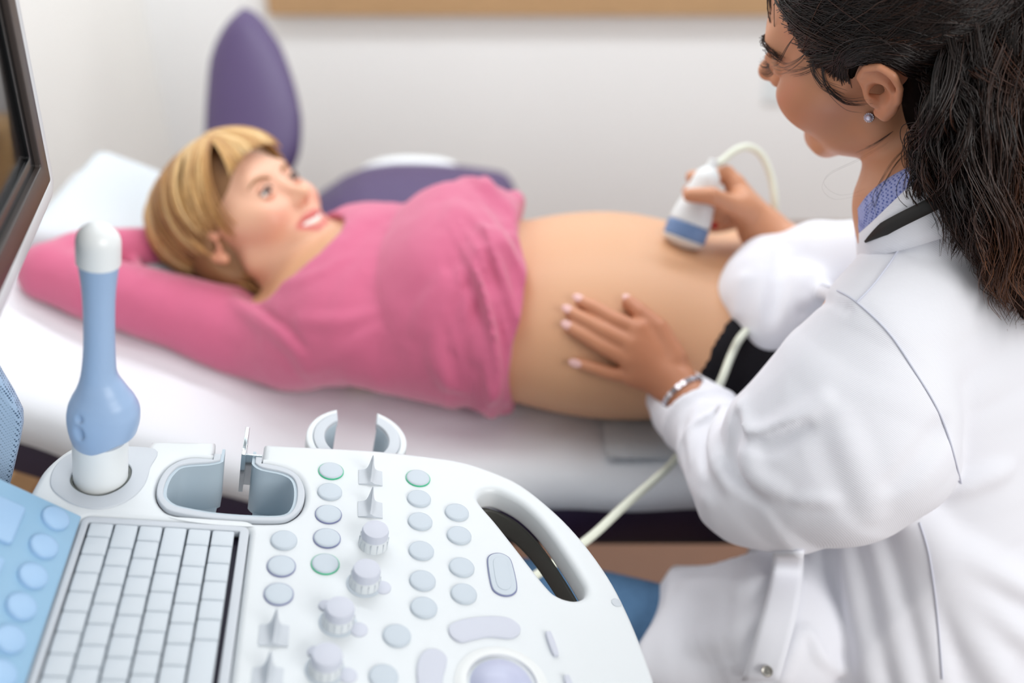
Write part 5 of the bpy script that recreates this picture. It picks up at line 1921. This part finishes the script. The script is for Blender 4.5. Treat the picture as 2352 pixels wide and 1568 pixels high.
# from behind the ear and the nape down towards the tail
for i in range(900):
    s0 = P(RNG.uniform(2100, 2230), RNG.uniform(150, 360), RNG.uniform(0.855, 0.885))
    hit = hd_.hit(*[0, 0]) if False else None
    e_ = P(RNG.uniform(2080, 2230), RNG.uniform(420, 540), RNG.uniform(0.885, 0.915))
    m_ = (s0 + e_) / 2 + np.array([0.012, -0.012, 0.004]) * RNG.uniform(0.0, 1.5)
    q = wave(catmull([s0, m_, e_], 10, False), RNG.uniform(0.001, 0.005), RNG.uniform(0.05, 0.1), RNG.uniform(0, 6.28))
    addp(q, RNG.uniform(0.0002, 0.00045), 0.22 + RNG.normal(0, 0.14))
hair_object('hair_strands', paths, radii, M_DARK, dhair, [0] * len(paths), 4)
_hs = bpy.data.objects['hair_strands.001'] if 'hair_strands.001' in bpy.data.objects else bpy.data.objects['hair_strands']
_tone = np.concatenate([np.repeat(np.broadcast_to(np.asarray(t, np.float32), (len(p),)), 4) for t, p in zip(tones, paths)])
_hs.data.attributes['tone'].data.foreach_set('value', _tone.astype(np.float32))

# loose wisps: temple, nape, over the coat shoulder
paths, radii, tones = [], [], []
def wisp(pix, d0, d1, n=10, jit=6, r=0.00022, tone=0.3, amp=0.001):
    for i in range(n):
        o = RNG.normal(0, jit, 2)
        k = len(pix)
        q = [P(x + o[0] * (0.35 + 0.65 * j / (k - 1)), y + o[1] * (0.35 + 0.65 * j / (k - 1)), d0 + (d1 - d0) * j / (k - 1)) for j, (x, y) in enumerate(pix)]
        q = wave(catmull(q, 8, False), amp, 0.05, RNG.uniform(0, 6.28))
        addp(q, r * RNG.uniform(0.6, 1.3), tone + RNG.normal(0, 0.1), 0.3)


def surf_wisp(pix, n=8, jit=5, r=0.0002, tone=0.3, lift=0.002):
    for i in range(n):
        o = RNG.normal(0, jit, 2)
        k = len(pix)
        q = []
        for j, (x, y) in enumerate(pix):
            a = b.hit(x + o[0] * j / (k - 1), y + o[1] * j / (k - 1))
            if a is None: break
            q.append(a + b.normal(a, 0.004) * (lift + 0.002 * math.sin(3 * j / (k - 1))))
        if len(q) < 3: continue
        addp(catmull(q, 8, False), r * RNG.uniform(0.6, 1.3), tone + RNG.normal(0, 0.1), 0.3)


surf_wisp([(1830, 80), (1815, 105), (1795, 135), (1775, 142)], 5, 4, tone=0.25)
surf_wisp([(1870, 95), (1850, 130), (1815, 155), (1790, 150)], 8, 8, tone=0.25)
surf_wisp([(1880, 110), (1870, 150), (1890, 190), (1930, 215)], 16, 9, tone=0.25)
surf_wisp([(1890, 130), (1900, 190), (1940, 225), (1985, 232)], 18, 9, tone=0.25)
surf_wisp([(1905, 100), (1885, 140), (1850, 160), (1820, 165)], 10, 10, tone=0.25)
surf_wisp([(2050, 300), (2010, 330), (1980, 350)], 4, 12, tone=0.3)
wisp([(2110, 320), (2075, 380), (2040, 430), (2025, 470), (2045, 505)], 0.885, 0.90, 16, 10, tone=0.25)
wisp([(2115, 340), (2085, 400), (2070, 450), (2075, 500)], 0.885, 0.905, 18, 12, tone=0.25)
wisp([(2120, 380), (2105, 430), (2115, 475), (2150, 500)], 0.885, 0.905, 16, 12, tone=0.25)
wisp([(2100, 330), (2060, 370), (2030, 420), (2012, 460), (2025, 490), (2060, 490)], 0.885, 0.895, 8, 8, tone=0.25)
wisp([(2110, 500), (2140, 550), (2190, 600), (2250, 640), (2310, 670)], 0.90, 0.895, 10, 8, tone=0.35)
wisp([(2160, 480), (2195, 560), (2200, 610), (2230, 630), (2275, 620), (2300, 570)], 0.895, 0.885, 7, 7, tone=0.8, r=0.0003)
wisp([(2240, 420), (2260, 480), (2300, 520), (2315, 560), (2290, 600), (2300, 640)], 0.87, 0.885, 26, 8, tone=0.75, r=0.0003)
wisp([(2330, 380), (2345, 480), (2335, 560), (2350, 640), (2345, 700)], 0.855, 0.885, 26, 12, tone=0.75, r=0.0003)
wisp([(2040, 330), (1970, 370), (1910, 400), (1895, 430), (1930, 455), (2000, 440)], 0.895, 0.90, 2, 10, r=0.00008, tone=0.35)
wisp([(2080, 420), (2010, 470), (1990, 490)], 0.89, 0.90, 5, 10, r=0.00013, tone=0.35)
hair_object('loose_wisps', paths, radii, M_DARK, dhair, tones, 4)

# ---------------------------------------------------------------- the probe in the doctor's hand and its cable
M_CABLE = mat('pale_green_white_cable', '#dfe3d3', 0.45)
M_BAND = mat('slate_blue_band', '#6f8cb8', 0.4)
M_LENS = mat('white_lens', '#e3e0da', 0.35)
tr_ = thing('ultrasound_transducer', 'white hand-held probe with a blue band, pressed on the bare belly', 'ultrasound probe', TB)
Rt = np.stack([TW, np.cross(TA, TW), TA], 1)
hb_ = Sdf()
hb_.add(loft([(tp_(0.012, 0, 0), TW, 0.0265, 0.020), (tp_(0.035, 0, 0), TW, 0.0262, 0.020), (tp_(0.055, 0, 0), TW, 0.0225, 0.019), (tp_(0.08, 0, 0), TW, 0.0185, 0.0175), (tp_(TL, 0, 0), TW, 0.0165, 0.016), (tp_(TL + 0.008, 0, 0), TW, 0.010, 0.010)]), 0)
hb_.cut(lambda p: 0.030 - (p - TB) @ TA, 0.001)
blob('handle', hb_, TB - 0.06, TT + 0.06, 0.002, M_PWHITE, tr_, 2)
bd = Sdf().add(loft([(tp_(0.0, 0, 0), TW, 0.0272, 0.0205), (tp_(0.020, 0, 0), TW, 0.0272, 0.0207), (tp_(0.045, 0, 0), TW, 0.0262, 0.0205)]))
bd.cut(lambda p: (p - TB) @ TA - 0.0305, 0.001).cut(lambda p: 0.0105 - (p - TB) @ TA, 0.001)
blob('grip_band', bd, TB - 0.06, TT + 0.02, 0.0018, M_BAND, tr_, 1)
ln = Sdf().add(ell(tp_(0.012, 0, 0), (0.0275, 0.0205, 0.013), Rt)).cut(lambda p: (p - TB) @ TA - 0.011, 0.001)
blob('lens', ln, TB - 0.05, TT, 0.0018, M_LENS, tr_, 1)
top_ = tp_(TL + 0.004, 0, 0)
cp = catmull([tp_(TL - 0.003, 0, 0), top_ + TA * 0.014, P(1655, 372, _dB + 0.0), P(1690, 345, _dB + 0.01), P(1722, 338, _dB + 0.02), P(1752, 360, _dB + 0.03), P(1772, 410, _dB + 0.035), P(1780, 470, _dB + 0.035), P(1778, 540, _dB + 0.05), P(1775, 640, _dB + 0.04)], 8, False)
cp2 = catmull([P(1775, 640, _dB + 0.04), P(1755, 720, 1.235), P(1705, 770, 1.155), P(1680, 815, 1.145), P(1652, 885, 1.125), P(1600, 990, 1.16), P(1545, 1062, 1.155), P(1505, 1100, 1.12), P(1430, 1165, 1.09), P(1350, 1238, 1.06), P(1235, 1318, 1.04), P(1150, 1370, 1.02), P(1080, 1420, 1.03)], 8, False)
path = np.concatenate([cp, cp2[1:]])
v, f = tube_mesh([path], [np.full(len(path), 0.0048)], 12)
link('cable', v, f, M_CABLE, tr_)
st = catmull([tp_(TL - 0.002, 0, 0), top_ + TA * 0.010, top_ + TA * 0.022], 6, False)
v, f = tube_mesh([st], [np.linspace(0.0095, 0.0055, len(st))], 14)
link('strain_relief', v, f, M_PWHITE, tr_)
